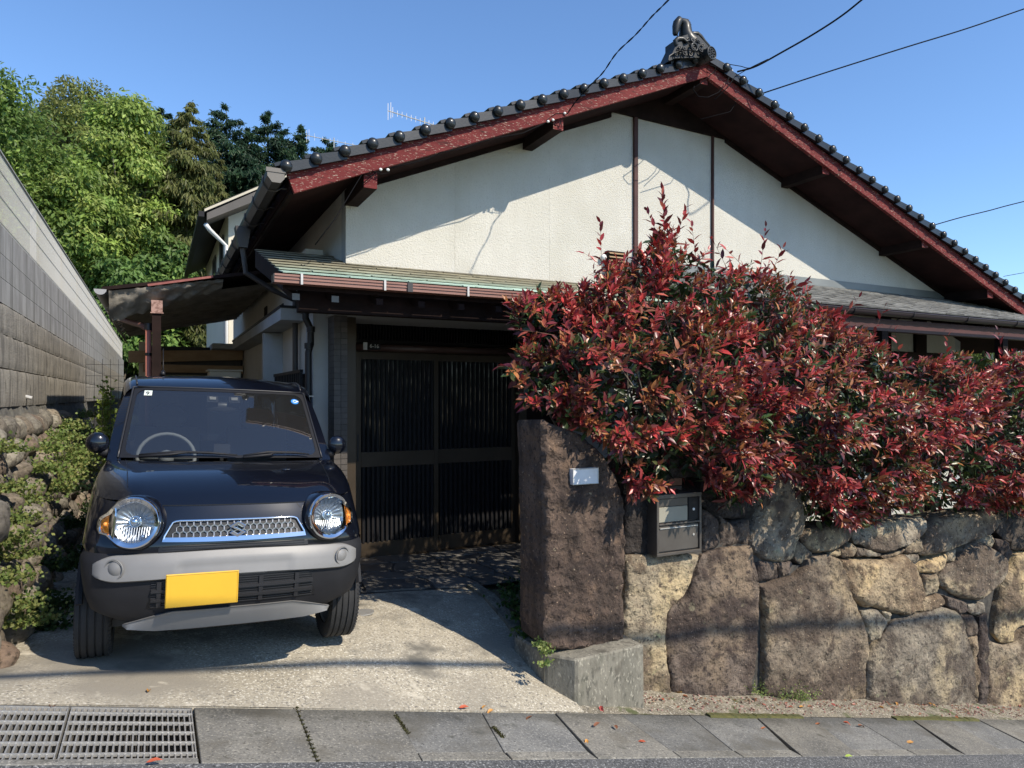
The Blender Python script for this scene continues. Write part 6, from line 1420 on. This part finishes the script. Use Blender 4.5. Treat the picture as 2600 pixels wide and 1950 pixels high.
# ------------------------------------------------------------------ weeds, ivy, fallen leaves
def gz(x, y):
    if y < 3.1: return street_z(x)-.004
    if y < 3.7: return z_road(x)+(z_gut(x)-z_road(x))*(y-3.1)/.6
    if x < 2.38: return z_drive(x, y)
    return z_strip(x, y)
def hit(u, v):
    r_ = ray(u, v); y = 2.4
    while y < 9:
        t = y/r_[1]
        if CAM_H+r_[2]*t < gz(r_[0]*t, y): break
        y += .004
    return Vector((r_[0]*t, y, gz(r_[0]*t, y)))
fm = []
for i in range(3): me = leaf_mesh('fallen_leaf', 1.5+i, 1.1); me.materials.append(mt['fallen']); fm.append(me)
FL = [(375, 1763), (130, 1803), (1223, 1805), (1252, 1807), (1165, 1803), (1353, 1822), (1567, 1857), (1507, 1850), (1640, 1889), (1490, 1882), (1524, 1797), (1733, 1770), (1757, 1805), (1686, 1783), (1945, 1851), (2083, 1841), (2140, 1838), (2178, 1846), (1915, 1776), (2030, 1800), (2060, 1795), (2110, 1790), (2275, 1786), (2375, 1797), (2368, 1793), (2425, 1822), (2340, 1815), (2245, 1802), (2552, 1790), (2590, 1794), (2145, 1926), (370, 1945), (2320, 1888), (2480, 1800)]
cols = [(.42, .09, .04), (.38, .13, .05), (.35, .06, .05), (.45, .22, .05), (.2, .08, .04)]
for i, (u, v) in enumerate(FL):
    p = hit(u, v); o = inst('fallen_leaf', random.choice(fm), None, p+Vector((0, 0, .012)), (random.uniform(-.25, .25), random.uniform(-.35, .35), random.uniform(0, 6.3)), [random.uniform(.045, .075)]*3, random.choice(cols) if (u, v) != (2145, 1926) else (.3, .4, .05))
    cw = 'yellow green' if (u, v) == (2145, 1926) else {(.42, .09, .04): 'orange red', (.38, .13, .05): 'rusty brown', (.35, .06, .05): 'dark red', (.45, .22, .05): 'tan', (.2, .08, .04): 'dark brown'}[tuple(round(q, 2) for q in o.color[:3])]
    zn = 'on the asphalt' if v > 1912 else 'beside the drain gratings' if u < 500 else 'at the foot of the driveway' if u < 1300 and v < 1812 else 'on the slabs before the plinth' if u < 1680 and v > 1812 else 'between plinth and gutter' if u < 1760 else 'on the soil strip by the weeds' if v < 1806 and u < 2200 else 'on the soil strip at the right' if v < 1806 else 'on the gutter slabs below the large stones'
    tag(o, 'small %s fallen leaf %s' % (cw, zn), 'leaf', 'fallen leaves scattered along the gutter')
p = hit(1733, 1765); o = inst('fallen_leaf', fm[0], None, p+Vector((0, 0, .02)), (0, .2, 1), [.06]*3, (.75, .42, .03)); tag(o, 'bright yellow fallen leaf at the foot of the wall beside the plinth', 'leaf')
SM = np.array([(0, 0, 0), (-.45, .45, .05), (0, 1, 0), (.45, .45, .05)])
def weeds(name, lab, pts, n, rad, s0, pal, up=.6, hgt=.05):
    """pts: centres; small round leaves"""
    out = []
    for _ in range(n):
        c = Vector(random.choice(pts)); p = c+Vector((random.gauss(0, rad), random.gauss(0, rad*.45), abs(random.gauss(0, hgt)))); y = (rv()+Vector((0, -.3, up))).normalized(); x, y, z = basis(y, rv()+Vector((0, -.6, .8))); s = s0*random.uniform(.6, 1.3); c_ = random.choice(pal); g = random.uniform(.7, 1.3); out.append((*p, *(x*s), *(y*s), *(z*s), *(k*g for k in c_)))
    return bulk(name, out, mt['tree_leaf'], None, SM, TF, label=lab, cat='weeds', smooth=False)
YG_ = [(.24, .30, .09), (.30, .34, .12), (.16, .24, .07)]; DG_ = [(.04, .09, .025), (.06, .12, .03)]
weeds('weed_patch', 'small yellow green weeds in the gap between two stones at the foot of the wall', [hit(u, v) for u, v in ((1880, 1762), (1910, 1765), (1940, 1768), (1900, 1755))], 420, .035, .013, YG_)
weeds('weed_patch', 'larger yellow green creeping weeds under the big brown stone', [hit(u, v) for u, v in ((1990, 1775), (2020, 1778), (2040, 1782), (2060, 1775), (2010, 1768))], 700, .05, .014, YG_)
weeds('hanging_weed', 'light green creeping weed hanging over the kerb beside the plinth', [P(1375, 1630, 4.0), P(1380, 1645, 3.96), P(1385, 1660, 3.9), P(1385, 1690, 3.85), P(1372, 1640, 3.95)], 260, .028, .022, YG_, hgt=.015)
weeds('ground_ivy', 'dark green ivy growing along the kerb left of the gate stone', [P(1350, 1600, 4.4), P(1330, 1570, 4.6), P(1310, 1540, 4.8), P(1360, 1620, 4.3), P(1300, 1510, 5.0)], 900, .06, .03, DG_, hgt=.05)
def WLp(u, v, off=.05):      # point on the battered boulder face
    x = -.75
    for _ in range(8): p = PXx(u, v, x); t = max(0, min(1, (p.z)/Z['r3'])); x = -.60-(XW+.74)*-t*1.0
    return p
ivp = [WLp(u, v) for u, v in ((230, 1060), (215, 1100), (200, 1140), (180, 1180), (170, 1220), (150, 1120), (130, 1150), (150, 1250), (190, 1160), (210, 1200), (120, 1200), (175, 1090), (240, 1130), (225, 1170))]
weeds('creeping_ivy', 'sunlit small leaved ivy over the upper boulders of the left wall', ivp, 9000, .11, .028, [(.16, .24, .06), (.22, .29, .09), (.30, .32, .11)], hgt=.05)
ivp = [WLp(u, v) for u, v in ((30, 1330), (20, 1380), (40, 1420), (15, 1480), (40, 1550), (60, 1590), (30, 1250), (10, 1150), (70, 1280))]
weeds('creeping_ivy', 'patchy yellow green weeds on the lower left boulders', ivp, 3600, .08, .024, [(.16, .22, .06), (.25, .27, .09)], hgt=.04)
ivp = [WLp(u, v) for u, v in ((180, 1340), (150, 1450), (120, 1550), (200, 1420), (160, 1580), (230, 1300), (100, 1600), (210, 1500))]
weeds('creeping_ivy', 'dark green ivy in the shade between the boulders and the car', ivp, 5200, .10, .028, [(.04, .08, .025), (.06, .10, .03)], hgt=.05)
weeds('tall_weeds', 'sunlit yellow green weeds behind the dark wire net', [Vector((-.50, 9.0, .7+.1*k)) for k in range(9)]+[Vector((-.42, 9.0, .6+.1*k)) for k in range(6)], 900, .045, .045, [(.30, .36, .08), (.22, .3, .06)], hgt=.1)
jt = []
for (u0, v0, u1, v1) in ((753, 1798, 805, 1932), (1005, 1818, 1035, 1862), (1252, 1847, 1278, 1872)):
    for k in range(14): jt.append(hit(u0+(u1-u0)*k/13, v0+(v1-v0)*k/13)+Vector((0, 0, -.004)))
weeds('joint_moss', 'dark moss and dirt in the open joints between the gutter slabs', jt, 1500, .006, .007, [(.07, .07, .025), (.05, .04, .025), (.10, .10, .03)], hgt=.004)
out = []
for _ in range(420):
    x = random.uniform(2.95, 8.6); y = 3.98-abs(random.gauss(0, .10)); q = Vector((x, y, z_strip(x, y)+.008)); yv = Vector((random.gauss(0, 1), random.gauss(0, 1), random.gauss(0, .2))).normalized(); a_, b_, c_ = basis(yv, Vector((random.gauss(0, .3), random.gauss(0, .3), 1))); s = random.uniform(.015, .04); k = random.choice([(.20, .10, .05), (.14, .08, .045), (.26, .16, .08), (.09, .06, .04), (.3, .1, .06)])
    out.append((*q, *(a_*s), *(b_*s), *(c_*s), *k))
bulk('leaf_litter', out, mt['leaf_att'], None, label='dry brown leaf litter gathered at the foot of the stone wall', cat='leaf litter')
# the 'path' strip gets scattered grit
m = MB()
for _ in range(500):
    x = random.uniform(2.95, 9); y = random.uniform(3.74, 4.0); s = random.uniform(.002, .006); z = z_strip(x, y)+.004; m.box(x-s, x+s, y-s, y+s, z-s, z+s)
build('grit', m, mt['rust'], label='scattered grit and dry debris at the foot of the stone wall', cat='debris', kind='stuff')
